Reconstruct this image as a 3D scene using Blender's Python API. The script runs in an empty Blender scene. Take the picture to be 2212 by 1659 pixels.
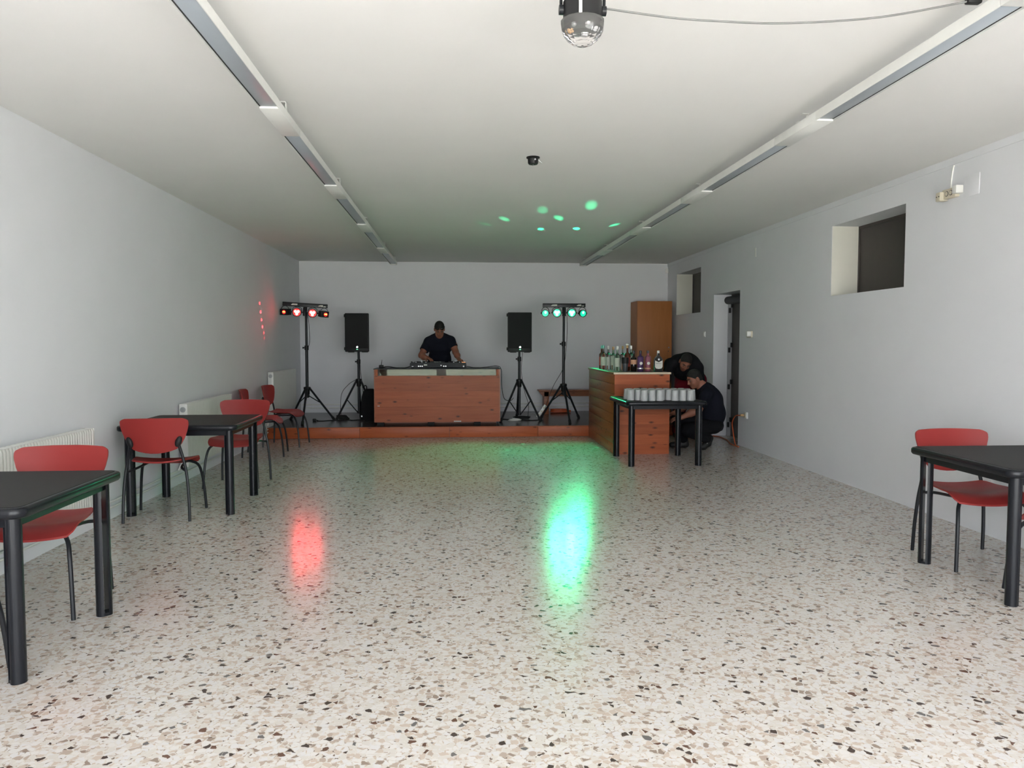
import bpy, bmesh, math, random
import numpy as np
from mathutils import Vector, Matrix

random.seed(7)
SC = bpy.context.scene
COL = SC.collection
PI = math.pi

# ------------------------------------------------------------------ camera
cam_d = bpy.data.cameras.new('camera'); cam = bpy.data.objects.new('camera', cam_d); COL.objects.link(cam)
cam.location = (0, 0, 1.40)
cam.rotation_euler = (PI/2 - 0.05437, 0, -0.07365)
cam_d.sensor_width = 36.0; cam_d.lens = 1640.0/2212.0*36.0
cam_d.clip_start = 0.02; cam_d.clip_end = 200
SC.camera = cam

# ------------------------------------------------------------------ room numbers
XL, XR, YB, YF, ZC, ST = -2.74, 3.85, 13.65, -1.3, 2.83, 0.16
STF = 11.19            # stage front

# ------------------------------------------------------------------ daylight, exposure
w = bpy.data.worlds.new('daylight'); SC.world = w; w.use_nodes = True
nt = w.node_tree; nt.nodes.clear()
wo = nt.nodes.new('ShaderNodeOutputWorld'); wb = nt.nodes.new('ShaderNodeBackground')
wb.inputs[0].default_value = (0.90, 0.95, 1.0, 1); wb.inputs[1].default_value = 3.0
nt.links.new(wb.outputs[0], wo.inputs[0])
sd = bpy.data.lights.new('sun', 'SUN'); sd.energy = 42.0; sd.angle = 0.01; sd.color = (1.0, 0.985, 0.965)
so = bpy.data.objects.new('sun', sd); COL.objects.link(so)
so.rotation_euler = Vector((-0.55, -0.16, -0.82)).to_track_quat('-Z', 'Y').to_euler()
for px0, px1 in ((-2.45, -0.62), (-0.32, 1.55), (1.85, 3.55)):   # sky portals in the three openings of the entrance wall
    pd = bpy.data.lights.new('portal', 'AREA'); pd.shape = 'RECTANGLE'; pd.size = px1-px0; pd.size_y = 2.45
    pd.cycles.is_portal = True
    po = bpy.data.objects.new('portal', pd); COL.objects.link(po)
    po.location = ((px0+px1)/2, YF-0.12, 1.275); po.rotation_euler = (PI/2, 0, 0)
vs = SC.view_settings
vs.view_transform = 'Standard'; vs.look = 'None'; vs.gamma = 1.0; vs.use_curve_mapping = False
vs.exposure = 1.68
SC.cycles.use_denoising = True
SC.cycles.diffuse_bounces = 4; SC.cycles.glossy_bounces = 3; SC.cycles.transmission_bounces = 5; SC.cycles.max_bounces = 7
SC.cycles.sample_clamp_indirect = 6.0

# ------------------------------------------------------------------ materials
MATS = {}
def newmat(name):
    m = bpy.data.materials.new(name); m.use_nodes = True
    t = m.node_tree; b = t.nodes['Principled BSDF']
    return m, t, b
def N(t, kind, **k):
    n = t.nodes.new(kind)
    for a, v in k.items():
        if a == 'ins':
            for i, x in v.items(): n.inputs[i].default_value = x
        else: setattr(n, a, v)
    return n
def mat(name, col, rough=0.5, metal=0.0, spec=0.5, var=0.05, vs=14.0, bump=0.0, bs=120.0, trans=0.0, ior=1.45, emis=None, es=0.0, alpha=1.0, coat=0.0):
    m, t, b = newmat(name)
    b.inputs['Roughness'].default_value = rough; b.inputs['Metallic'].default_value = metal
    b.inputs['Specular IOR Level'].default_value = spec; b.inputs['IOR'].default_value = ior
    b.inputs['Transmission Weight'].default_value = trans; b.inputs['Coat Weight'].default_value = coat
    b.inputs['Alpha'].default_value = alpha
    tc = N(t, 'ShaderNodeTexCoord')
    nz = N(t, 'ShaderNodeTexNoise', ins={'Scale': vs, 'Detail': 2.0, 'Roughness': 0.6})
    t.links.new(tc.outputs['Object'], nz.inputs['Vector'])
    mx = N(t, 'ShaderNodeMix', data_type='RGBA')
    mx.inputs[6].default_value = tuple(c*(1-var) for c in col)+(1,)
    mx.inputs[7].default_value = tuple(min(1, c*(1+var)) for c in col)+(1,)
    t.links.new(nz.outputs[0], mx.inputs[0]); t.links.new(mx.outputs[2], b.inputs['Base Color'])
    if bump:
        n2 = N(t, 'ShaderNodeTexNoise', ins={'Scale': bs, 'Detail': 5.0})
        t.links.new(tc.outputs['Object'], n2.inputs['Vector'])
        bp = N(t, 'ShaderNodeBump', ins={'Strength': bump, 'Distance': 0.01})
        t.links.new(n2.outputs[0], bp.inputs['Height']); t.links.new(bp.outputs[0], b.inputs['Normal'])
    if emis:
        b.inputs['Emission Color'].default_value = tuple(emis)+(1,); b.inputs['Emission Strength'].default_value = es
    MATS[name] = m
    return m
def pine(name, axis, c0, c1, rough=0.42, knots=1.0):
    """lacquered pine, grain along axis 0/1/2 of the object"""
    m, t, b = newmat(name)
    b.inputs['Roughness'].default_value = rough; b.inputs['Specular IOR Level'].default_value = 0.28
    tc = N(t, 'ShaderNodeTexCoord'); oi = N(t, 'ShaderNodeObjectInfo')
    mul = N(t, 'ShaderNodeVectorMath', operation='SCALE', ins={0: (7.3, 3.1, 5.7)}); t.links.new(oi.outputs['Random'], mul.inputs['Scale'])
    add = N(t, 'ShaderNodeVectorMath', operation='ADD'); t.links.new(tc.outputs['Object'], add.inputs[0]); t.links.new(mul.outputs[0], add.inputs[1])
    sc = [9.0, 9.0, 9.0]; sc[axis] = 0.7
    mp = N(t, 'ShaderNodeMapping'); mp.inputs['Scale'].default_value = sc; t.links.new(add.outputs[0], mp.inputs[0])
    nz = N(t, 'ShaderNodeTexNoise', ins={'Scale': 2.2, 'Detail': 6.0, 'Roughness': 0.62, 'Distortion': 0.6}); t.links.new(mp.outputs[0], nz.inputs[0])
    cr = N(t, 'ShaderNodeValToRGB'); cr.color_ramp.elements[0].position = 0.30; cr.color_ramp.elements[1].position = 0.72
    cr.color_ramp.elements[0].color = tuple(c0)+(1,); cr.color_ramp.elements[1].color = tuple(c1)+(1,)
    t.links.new(nz.outputs[0], cr.inputs[0])
    ks = [9.0, 9.0, 9.0]; ks[axis] = 4.0
    mk = N(t, 'ShaderNodeMapping'); mk.inputs['Scale'].default_value = ks; t.links.new(add.outputs[0], mk.inputs[0])
    vo = N(t, 'ShaderNodeTexVoronoi', ins={'Scale': 1.25}); t.links.new(mk.outputs[0], vo.inputs[0])
    kr = N(t, 'ShaderNodeMapRange', ins={1: 0.05, 2: 0.22, 3: 1.0, 4: 0.0}); t.links.new(vo.outputs['Distance'], kr.inputs[0])
    sx = N(t, 'ShaderNodeSeparateColor'); t.links.new(vo.outputs['Color'], sx.inputs[0])
    gt = N(t, 'ShaderNodeMath', operation='GREATER_THAN', ins={1: 0.12}); t.links.new(sx.outputs[0], gt.inputs[0])
    km = N(t, 'ShaderNodeMath', operation='MULTIPLY'); t.links.new(kr.outputs[0], km.inputs[0]); t.links.new(gt.outputs[0], km.inputs[1])
    kk = N(t, 'ShaderNodeMath', operation='MULTIPLY', ins={1: knots}); t.links.new(km.outputs[0], kk.inputs[0])
    mx = N(t, 'ShaderNodeMix', data_type='RGBA'); mx.inputs[7].default_value = (0.06, 0.018, 0.01, 1)
    t.links.new(kk.outputs[0], mx.inputs[0]); t.links.new(cr.outputs[0], mx.inputs[6])
    hv = N(t, 'ShaderNodeHueSaturation'); vr = N(t, 'ShaderNodeMapRange', ins={3: 0.86, 4: 1.12}); t.links.new(oi.outputs['Random'], vr.inputs[0])
    t.links.new(vr.outputs[0], hv.inputs['Value']); t.links.new(mx.outputs[2], hv.inputs['Color']); t.links.new(hv.outputs[0], b.inputs['Base Color'])
    bp = N(t, 'ShaderNodeBump', ins={'Strength': 0.05}); t.links.new(nz.outputs[0], bp.inputs['Height']); t.links.new(bp.outputs[0], b.inputs['Normal'])
    MATS[name] = m
    return m
def terrazzo():
    m, t, b = newmat('terrazzo')
    L = t.links.new
    geo = N(t, 'ShaderNodeNewGeometry')
    dn = N(t, 'ShaderNodeTexNoise', ins={'Scale': 38.0, 'Detail': 2.0}); L(geo.outputs['Position'], dn.inputs[0])
    ds = N(t, 'ShaderNodeVectorMath', operation='SCALE'); ds.inputs['Scale'].default_value = 0.020; L(dn.outputs['Color'], ds.inputs[0])
    av = N(t, 'ShaderNodeVectorMath', operation='ADD'); L(geo.outputs['Position'], av.inputs[0]); L(ds.outputs[0], av.inputs[1])
    def layer(scale, edge, soft, off):
        mp = N(t, 'ShaderNodeMapping'); mp.inputs['Location'].default_value = off; L(av.outputs[0], mp.inputs[0])
        vc = N(t, 'ShaderNodeTexVoronoi', voronoi_dimensions='2D', ins={'Scale': scale}); L(mp.outputs[0], vc.inputs['Vector'])
        ve = N(t, 'ShaderNodeTexVoronoi', voronoi_dimensions='2D', feature='DISTANCE_TO_EDGE', ins={'Scale': scale}); L(mp.outputs[0], ve.inputs['Vector'])
        sp = N(t, 'ShaderNodeSeparateColor'); L(vc.outputs['Color'], sp.inputs[0])
        # each chip has its own size
        th = N(t, 'ShaderNodeMapRange', ins={3: edge*0.5, 4: edge*2.2}); L(sp.outputs[1], th.inputs[0])
        df = N(t, 'ShaderNodeMath', operation='SUBTRACT'); L(ve.outputs['Distance'], df.inputs[0]); L(th.outputs[0], df.inputs[1])
        mr = N(t, 'ShaderNodeMapRange', ins={1: 0.0, 2: soft, 3: 0.0, 4: 1.0}); L(df.outputs[0], mr.inputs[0])
        return sp, mr
    base = N(t, 'ShaderNodeTexNoise', ins={'Scale': 5.0, 'Detail': 5.0}); L(geo.outputs['Position'], base.inputs[0])
    bc = N(t, 'ShaderNodeMix', data_type='RGBA'); bc.inputs[6].default_value = (0.60, 0.535, 0.46, 1); bc.inputs[7].default_value = (0.72, 0.67, 0.59, 1)
    L(base.outputs[0], bc.inputs[0])
    def ramp(stops):
        cr = N(t, 'ShaderNodeValToRGB'); cr.color_ramp.interpolation = 'CONSTANT'
        e = cr.color_ramp.elements
        while len(e) < len(stops): e.new(0.5)
        for i, (p, c) in enumerate(stops): e[i].position = p; e[i].color = tuple(c)+(1,)
        return cr
    cur = bc.outputs[2]
    for scale, edge, soft, off, stops in (
        (85.0, 0.05, 0.03, (3.1, 7.7, 0), [(0.0, (0.70, 0.66, 0.60)), (0.35, (0.64, 0.60, 0.55)), (0.50, (0.55, 0.45, 0.36)), (0.66, (0.68, 0.66, 0.64)), (0.86, (0.44, 0.36, 0.30)), (0.965, (0.20, 0.15, 0.12))]),
        (41.0, 0.08, 0.02, (0.0, 0.0, 0), [(0.0, (0.72, 0.69, 0.65)), (0.30, (0.66, 0.62, 0.56)), (0.50, (0.59, 0.49, 0.41)), (0.64, (0.70, 0.68, 0.66)), (0.83, (0.48, 0.39, 0.32)), (0.91, (0.33, 0.26, 0.21)), (0.942, (0.085, 0.062, 0.052)), (0.972, (0.15, 0.085, 0.06)), (0.986, (0.17, 0.16, 0.15))]),
    ):
        sp, mr = layer(scale, edge, soft, off)
        cr = ramp(stops); L(sp.outputs[0], cr.inputs[0])
        mx = N(t, 'ShaderNodeMix', data_type='RGBA'); L(mr.outputs[0], mx.inputs[0]); L(cur, mx.inputs[6]); L(cr.outputs[0], mx.inputs[7])
        cur = mx.outputs[2]
    br = N(t, 'ShaderNodeTexBrick', offset=0.0, squash=1.0, ins={'Scale': 1.0, 'Mortar Size': 0.0012, 'Brick Width': 0.40, 'Row Height': 0.40, 'Mortar Smooth': 0.3})
    L(geo.outputs['Position'], br.inputs['Vector'])
    fm = N(t, 'ShaderNodeMath', operation='MULTIPLY', ins={1: 0.45}); L(br.outputs['Fac'], fm.inputs[0])
    jm = N(t, 'ShaderNodeMix', data_type='RGBA'); jm.inputs[7].default_value = (0.72, 0.66, 0.55, 1); L(fm.outputs[0], jm.inputs[0]); L(cur, jm.inputs[6])
    dk_ = N(t, 'ShaderNodeMix', data_type='RGBA', blend_type='MULTIPLY'); dk_.inputs[0].default_value = 1.0; dk_.inputs[7].default_value = (0.87, 0.87, 0.885, 1); L(jm.outputs[2], dk_.inputs[6]); L(dk_.outputs[2], b.inputs['Base Color'])
    b.inputs['Roughness'].default_value = 0.19
    rn = N(t, 'ShaderNodeTexNoise', ins={'Scale': 2.2, 'Detail': 4.0}); L(geo.outputs['Position'], rn.inputs[0])
    rr = N(t, 'ShaderNodeMapRange', ins={3: 0.13, 4: 0.22}); L(rn.outputs[0], rr.inputs[0]); L(rr.outputs[0], b.inputs['Roughness'])
    bn = N(t, 'ShaderNodeTexNoise', ins={'Scale': 7.0, 'Detail': 3.0}); L(geo.outputs['Position'], bn.inputs[0])
    bp = N(t, 'ShaderNodeBump', ins={'Strength': 0.05, 'Distance': 0.02}); L(bn.outputs[0], bp.inputs['Height']); L(bp.outputs[0], b.inputs['Normal'])
    MATS['terrazzo'] = m
    return m

terrazzo()
mat('wall', (0.765, 0.77, 0.80), 0.75, var=0.025, vs=2.5)
mat('ceiling', (0.80, 0.79, 0.77), 0.8, var=0.03, vs=1.6)
mat('reveal', (0.74, 0.72, 0.64), 0.7, var=0.03, vs=6)
mat('white_paint', (0.78, 0.78, 0.75), 0.45)
mat('white_plastic', (0.80, 0.79, 0.76), 0.35)
mat('cream_plastic', (0.62, 0.56, 0.44), 0.35)
mat('radiator', (0.76, 0.755, 0.72), 0.35)
mat('grey_metal', (0.45, 0.46, 0.47), 0.28, metal=0.85)
mat('reflector', (0.52, 0.56, 0.60), 0.25, metal=0.7)
mat('diffuser', (0.36, 0.40, 0.44), 0.30, var=0.02)
mat('grey_cord', (0.16, 0.16, 0.16), 0.5)
mat('dark_gap', (0.03, 0.03, 0.03), 0.8)
mat('shutter', (0.055, 0.045, 0.042), 0.45, var=0.1)
mat('door_brown', (0.06, 0.045, 0.038), 0.4, var=0.2)
mat('door_frame', (0.42, 0.42, 0.44), 0.4)
mat('black_metal', (0.013, 0.014, 0.017), 0.36, spec=0.35, var=0.1)
mat('black_plastic', (0.012, 0.012, 0.013), 0.45, spec=0.35, var=0.1)
mat('black_rubber', (0.012, 0.012, 0.012), 0.75, var=0.1)
mat('grille', (0.012, 0.012, 0.013), 0.55, bump=0.5, bs=900)
mat('fabric_black', (0.010, 0.010, 0.011), 0.95, spec=0.2, bump=0.25, bs=300)
mat('shirt_navy', (0.008, 0.009, 0.016), 0.92, spec=0.2, bump=0.12, bs=40)
mat('shirt_black', (0.009, 0.009, 0.011), 0.92, spec=0.2, bump=0.12, bs=40)
mat('trousers_black', (0.007, 0.007, 0.009), 0.92, spec=0.2, bump=0.12, bs=35)
mat('trousers_red', (0.20, 0.008, 0.022), 0.9, spec=0.2, bump=0.15, bs=35)
mat('skin', (0.27, 0.105, 0.065), 0.5, var=0.08, vs=30)
mat('skin_light', (0.30, 0.12, 0.075), 0.5, var=0.08, vs=30)
mat('lip', (0.30, 0.10, 0.08), 0.45)
mat('hair', (0.010, 0.008, 0.007), 0.7, var=0.3, vs=120, bump=0.5, bs=220)
mat('eye_white', (0.20, 0.12, 0.095), 0.5)
mat('shoe', (0.012, 0.012, 0.012), 0.6)
mat('chair_red', (0.30, 0.032, 0.029), 0.42, spec=0.3, var=0.06, vs=7)
mat('table_top', (0.011, 0.010, 0.010), 0.55, spec=0.25, var=0.15, vs=60, bump=0.05, bs=500)
mat('table_edge', (0.010, 0.011, 0.014), 0.24, spec=0.34, var=0.1)
mat('stage_floor', (0.055, 0.045, 0.046), 0.22, var=0.12, vs=3.0)
mat('bar_top', (0.05, 0.04, 0.035), 0.3, var=0.2)
mat('bar_edge', (0.62, 0.50, 0.38), 0.4)
mat('frosted', (0.82, 0.83, 0.84), 0.35, trans=0.55, ior=1.3)
mat('glass', (0.9, 0.94, 0.93), 0.04, trans=1.0, ior=1.45, var=0.0)
mat('glass_pane', (0.80, 0.92, 0.88), 0.02, spec=0.5, trans=1.0, ior=1.30, var=0.0)
mat('glass_green_lit', (0.72, 0.92, 0.78), 0.05, trans=0.95, ior=1.45, var=0.0)  # clear glass with the green lamp light put into its tint
mat('glass_purple', (0.12, 0.06, 0.17), 0.08, trans=0.35, var=0.0)
mat('glass_pink', (0.42, 0.14, 0.20), 0.08, trans=0.4, var=0.0)
mat('glass_dark', (0.014, 0.010, 0.008), 0.08, var=0.0)
mat('glass_amber', (0.075, 0.020, 0.010), 0.08, var=0.0)
mat('paper', (0.66, 0.65, 0.60), 0.7)
mat('paper_green', (0.50, 0.56, 0.46), 0.7)
mat('label_gold', (0.50, 0.27, 0.16), 0.5)
mat('label_red', (0.45, 0.07, 0.05), 0.5)
mat('silver', (0.70, 0.70, 0.72), 0.25, metal=0.6)
mat('cap_green_lit', (0.12, 0.45, 0.36), 0.4)  # green lamp light painted into the cap colour
mat('cap_dark', (0.03, 0.025, 0.035), 0.35)
mat('cap_gold', (0.46, 0.28, 0.12), 0.4)
mat('shaker', (0.05, 0.055, 0.065), 0.3)
mat('controller', (0.016, 0.017, 0.020), 0.5, spec=0.3)
mat('led_dim', (0.7, 0.7, 0.72), 0.4)
mat('led_amber', (0.8, 0.4, 0.2), 0.4, emis=(1.0, 0.4, 0.15), es=0.4)
mat('orange_cord', (0.52, 0.10, 0.03), 0.5)
mat('dome_clear', (0.95, 0.93, 0.92), 0.06, trans=0.92, ior=1.35, var=0.0)
mat('dark_print', (0.04, 0.04, 0.05), 0.6)
mat('added_lawn', (0.125, 0.135, 0.10), 0.95, var=0.35, vs=0.8)
mat('outdoor_ground', (0.42, 0.41, 0.40), 0.9, var=0.1, vs=1.0)
pine('pine_x', 0, (0.32, 0.071, 0.022), (0.42, 0.106, 0.035))
pine('pine_y', 1, (0.27, 0.080, 0.030), (0.36, 0.115, 0.042), rough=0.3)
pine('pine_bench', 0, (0.22, 0.075, 0.036), (0.33, 0.12, 0.055), rough=0.35, knots=0.5)
pine('veneer', 2, (0.44, 0.165, 0.055), (0.50, 0.195, 0.068), rough=0.45, knots=0.0)
GREEN, RED = (0.02, 1.0, 0.40), (1.0, 0.035, 0.05)
mat('led_green', (0.02, 0.1, 0.05), 0.3, emis=(0.10, 1.0, 0.42), es=9.0)
mat('lens_green', (0.02, 0.2, 0.1), 0.2, emis=(0.01, 1.0, 0.50), es=0.32)
mat('led_red', (0.1, 0.02, 0.02), 0.3, emis=(1.0, 0.20, 0.15), es=4.0)
mat('lens_red', (0.2, 0.02, 0.02), 0.2, emis=(1.0, 0.03, 0.03), es=0.4)
mat('led_orange', (0.2, 0.05, 0.02), 0.2, emis=(1.0, 0.28, 0.06), es=1.5)
mat('led_blue_dot', (0.1, 0.5, 0.2), 0.3, emis=(0.2, 1.0, 0.5), es=0.4)

# ------------------------------------------------------------------ mesh builder
def catmull(pts, n):
    P = [Vector(p) for p in pts]
    if n <= 1 or len(P) < 3: return P
    out = []
    for i in range(len(P)-1):
        p0 = P[i-1] if i else P[0]*2-P[1]; p1 = P[i]; p2 = P[i+1]; p3 = P[i+2] if i+2 < len(P) else P[-1]*2-P[-2]
        for k in range(n):
            u = k/n
            out.append(0.5*((2*p1)+(p2-p0)*u+(2*p0-5*p1+4*p2-p3)*u*u+(3*p1-p0-3*p2+p3)*u**3))
    out.append(P[-1])
    return out
class B:
    def __init__(s): s.v = []; s.f = []
    def add(s, vs, fs, M=None):
        o = len(s.v)
        s.v += [tuple(M @ Vector(v)) if M is not None else tuple(v) for v in vs]
        s.f += [tuple(o+i for i in f) for f in fs]
        return s
    def box(s, c, d, M=None):
        x, y, z = (q/2 for q in d); vs = [(c[0]+i*x, c[1]+j*y, c[2]+k*z) for i in (-1, 1) for j in (-1, 1) for k in (-1, 1)]
        return s.add(vs, [(0, 1, 3, 2), (4, 6, 7, 5), (0, 4, 5, 1), (2, 3, 7, 6), (0, 2, 6, 4), (1, 5, 7, 3)], M)
    def bb(s, x0, x1, y0, y1, z0, z1): return s.box(((x0+x1)/2, (y0+y1)/2, (z0+z1)/2), (x1-x0, y1-y0, z1-z0))
    def rbox(s, c, d, r, seg=2, M=None):
        bm = bmesh.new(); bmesh.ops.create_cube(bm, size=1.0)
        for v in bm.verts: v.co = Vector((v.co.x*d[0], v.co.y*d[1], v.co.z*d[2]))
        bmesh.ops.bevel(bm, geom=bm.edges[:], offset=r, segments=seg, profile=0.5, affect='EDGES')
        bm.verts.index_update()
        vs = [v.co + Vector(c) for v in bm.verts]; fs = [tuple(v.index for v in f.verts) for f in bm.faces]; bm.free()
        return s.add(vs, fs, M)
    def tube(s, pts, r, seg=8, sm=1, cap=True, flat=None):
        P = catmull(pts, sm); n = len(P)
        rs = r if isinstance(r, (list, tuple)) else [r]*n
        if len(rs) != n: rs = list(np.interp(np.linspace(0, 1, n), np.linspace(0, 1, len(rs)), rs))
        T = []
        for i in range(n):
            d = (P[min(i+1, n-1)]-P[max(i-1, 0)]); T.append(d.normalized() if d.length > 1e-9 else Vector((0, 0, 1)))
        a = Vector((0, 0, 1)) if abs(T[0].z) < 0.9 else Vector((0, 1, 0))
        nrm = (a - T[0]*a.dot(T[0])).normalized(); vs = []; fs = []
        for i in range(n):
            nrm = (nrm - T[i]*nrm.dot(T[i])).normalized(); bi = T[i].cross(nrm)
            for k in range(seg):
                q = 2*PI*k/seg; vs.append(P[i]+nrm*math.cos(q)*rs[i]+bi*math.sin(q)*rs[i]*(flat or 1))
        for i in range(n-1):
            for k in range(seg): fs.append((i*seg+k, i*seg+(k+1) % seg, (i+1)*seg+(k+1) % seg, (i+1)*seg+k))
        if cap: fs += [tuple(range(seg-1, -1, -1)), tuple((n-1)*seg+k for k in range(seg))]
        return s.add(vs, fs)
    def lathe(s, prof, c=(0, 0, 0), seg=20, M=None):
        vs = []; fs = []; n = len(prof)
        for r, z in prof:
            for k in range(seg):
                q = 2*PI*k/seg; vs.append((c[0]+max(r, 1e-5)*math.cos(q), c[1]+max(r, 1e-5)*math.sin(q), c[2]+z))
        for i in range(n-1):
            for k in range(seg): fs.append((i*seg+k, i*seg+(k+1) % seg, (i+1)*seg+(k+1) % seg, (i+1)*seg+k))
        if prof[0][0] > 1e-4: fs.append(tuple(range(seg-1, -1, -1)))
        if prof[-1][0] > 1e-4: fs.append(tuple((n-1)*seg+k for k in range(seg)))
        return s.add(vs, fs, M)
    def disc(s, c, r, h, axis='z', seg=20):
        R = {'z': Matrix(), 'y': Matrix.Rotation(-PI/2, 4, 'X'), 'x': Matrix.Rotation(PI/2, 4, 'Y')}[axis]
        return s.lathe([(r, -h/2), (r, h/2)], seg=seg, M=Matrix.Translation(c) @ R)
    def prism(s, poly, h0, h1, M=None):
        """poly in xy, extruded h0..h1 in z"""
        n = len(poly); vs = [(x, y, h0) for x, y in poly]+[(x, y, h1) for x, y in poly]
        fs = [tuple(range(n-1, -1, -1)), tuple(range(n, 2*n))]+[(i, (i+1) % n, n+(i+1) % n, n+i) for i in range(n)]
        return s.add(vs, fs, M)
    def sphere(s, c, r, seg=14, rings=8, M=None):
        rr = (r, r, r) if not isinstance(r, (tuple, list)) else r
        prof = [(math.sin(PI*i/rings), -math.cos(PI*i/rings)) for i in range(rings+1)]
        T = Matrix.Translation(c) @ (M or Matrix()) @ Matrix.Diagonal((rr[0], rr[1], rr[2], 1))
        return s.lathe(prof, seg=seg, M=T)
    def mesh(s, name):
        me = bpy.data.meshes.new(name); me.from_pydata(s.v, [], s.f); me.validate(); me.update()
        return me
def link(name, me, m, parent=None, sharp=35, loc=None, rz=0):
    o = bpy.data.objects.new(name, me); COL.objects.link(o)
    if m is not None:
        me.materials.clear(); me.materials.append(MATS[m] if isinstance(m, str) else m)
    if sharp is not None and len(me.polygons):
        me.shade_smooth(); me.set_sharp_from_angle(angle=math.radians(sharp))
    if parent is not None: o.parent = parent
    if loc is not None: o.location = loc
    if rz: o.rotation_euler = (0, 0, rz)
    return o
def part(name, b, m, parent, label=None, sharp=35, kind=None):
    o = link(name, b.mesh(name), m, parent, sharp)
    if label: o['label'] = label
    if kind: o['kind'] = kind
    return o
def tag(o, label, cat, group=None):
    o['label'] = label; o['category'] = cat
    if group: o['group'] = group
    return o
def root(name, label, cat, loc=(0, 0, 0), rz=0, group=None):
    o = bpy.data.objects.new(name, None); COL.objects.link(o); o.empty_display_size = 0.1
    o.location = loc; o.rotation_euler = (0, 0, rz)
    return tag(o, label, cat, group)
def struct(name, b, m, parent=None, sharp=35):
    o = link(name, b.mesh(name), m, parent, sharp)
    if parent is None: o['kind'] = 'structure'
    return o
def copy_tree(o, parent=None):
    c = o.copy(); COL.objects.link(c); c.parent = parent
    for ch in list(o.children): copy_tree(ch, c)
    return c
def thing(name, b, m, label, cat, loc=(0, 0, 0), rz=0, group=None, sharp=35):
    return tag(link(name, b.mesh(name), m, None, sharp, loc, rz), label, cat, group)
def text_mesh(s, size, depth=0.0005):
    cu = bpy.data.curves.new('t', 'FONT'); cu.body = s; cu.size = size; cu.extrude = depth; cu.align_x = 'CENTER'; cu.align_y = 'CENTER'; cu.resolution_u = 2
    o = bpy.data.objects.new('t', cu); COL.objects.link(o)
    dg = bpy.context.evaluated_depsgraph_get(); me = bpy.data.meshes.new_from_object(o.evaluated_get(dg))
    bpy.data.objects.remove(o); bpy.data.curves.remove(cu)
    return me
def spot(name, loc, target, energy, col, ang, blend=0.3, radius=0.02):
    d = bpy.data.lights.new(name, 'SPOT'); d.energy = energy; d.color = col; d.spot_size = ang; d.spot_blend = blend; d.shadow_soft_size = radius
    o = bpy.data.objects.new(name, d); COL.objects.link(o); o.location = loc
    o.rotation_euler = (Vector(target)-Vector(loc)).to_track_quat('-Z', 'Y').to_euler()
    return o

# ================================================================== the setting
struct('floor', B().bb(XL-0.2, XR+0.5, YF-0.2, YB+0.2, -0.15, 0), 'terrazzo')
struct('ceiling', B().bb(XL-0.2, XR+0.5, YF-0.25, YB+0.2, ZC, ZC+0.2), 'ceiling')
struct('wall_left', B().bb(XL-0.2, XL, YF-0.2, YB+0.2, 0, ZC), 'wall')
struct('wall_back', B().bb(XL, XR, YB, YB+0.2, 0, ZC), 'wall')
WD = 0.28
holes = [(6.31, 7.59, 1.88, 2.59), (11.77, 13.08, 1.88, 2.59), (10.10, 11.15, 0.0, 2.115)]
def holed(axis, a0, a1, t0, t1, hs):
    """slab with rectangular holes, as one closed skin of grid cells"""
    us = sorted({a0, a1, *[h[0] for h in hs], *[h[1] for h in hs]}); zs = sorted({0.0, ZC, *[h[2] for h in hs], *[h[3] for h in hs]})
    solid = lambda i, k: 0 <= i < len(us)-1 and 0 <= k < len(zs)-1 and not any(h[0] <= (us[i]+us[i+1])/2 <= h[1] and h[2] <= (zs[k]+zs[k+1])/2 <= h[3] for h in hs)
    b = B(); P = (lambda u, t, z: (t, u, z)) if axis == 'y' else (lambda u, t, z: (u, t, z))
    for i in range(len(us)-1):
        for k in range(len(zs)-1):
            if not solid(i, k): continue
            u0, u1, z0, z1 = us[i], us[i+1], zs[k], zs[k+1]
            q = lambda *v: b.add([P(*x) for x in v], [(0, 1, 2, 3)])
            for t in (t0, t1): q((u0, t, z0), (u1, t, z0), (u1, t, z1), (u0, t, z1))
            for (di, dk, v) in ((-1, 0, ((u0, t0, z0), (u0, t1, z0), (u0, t1, z1), (u0, t0, z1))), (1, 0, ((u1, t0, z0), (u1, t1, z0), (u1, t1, z1), (u1, t0, z1))),
                                (0, -1, ((u0, t0, z0), (u1, t0, z0), (u1, t1, z0), (u0, t1, z0))), (0, 1, ((u0, t0, z1), (u1, t0, z1), (u1, t1, z1), (u0, t1, z1)))):
                if not solid(i+di, k+dk): q(*v)
    return b
struct('wall_right', holed('y', YF-0.2, YB+0.2, XR, XR+WD, holes), 'wall')
struct('wall_front', holed('x', XL, XR, YF-0.2, YF, [(-2.45, -0.62, 0.05, 2.5), (-0.32, 1.55, 0.05, 2.5), (1.85, 3.55, 0.05, 2.5)]), 'wall')
struct('ground', B().bb(-30, 30, -8.0, YF-0.2, -0.3, -0.02), 'outdoor_ground')
struct('added_lawn', B().bb(-40, 40, -60, -8.0, -0.3, -0.03), 'added_lawn')  # unseen grass, added to darken the reflection in the counter's glass strip
struct('trim_1', B().bb(XR-0.008, XR, YF, YB, ZC-0.055, ZC), 'wall')
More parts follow.
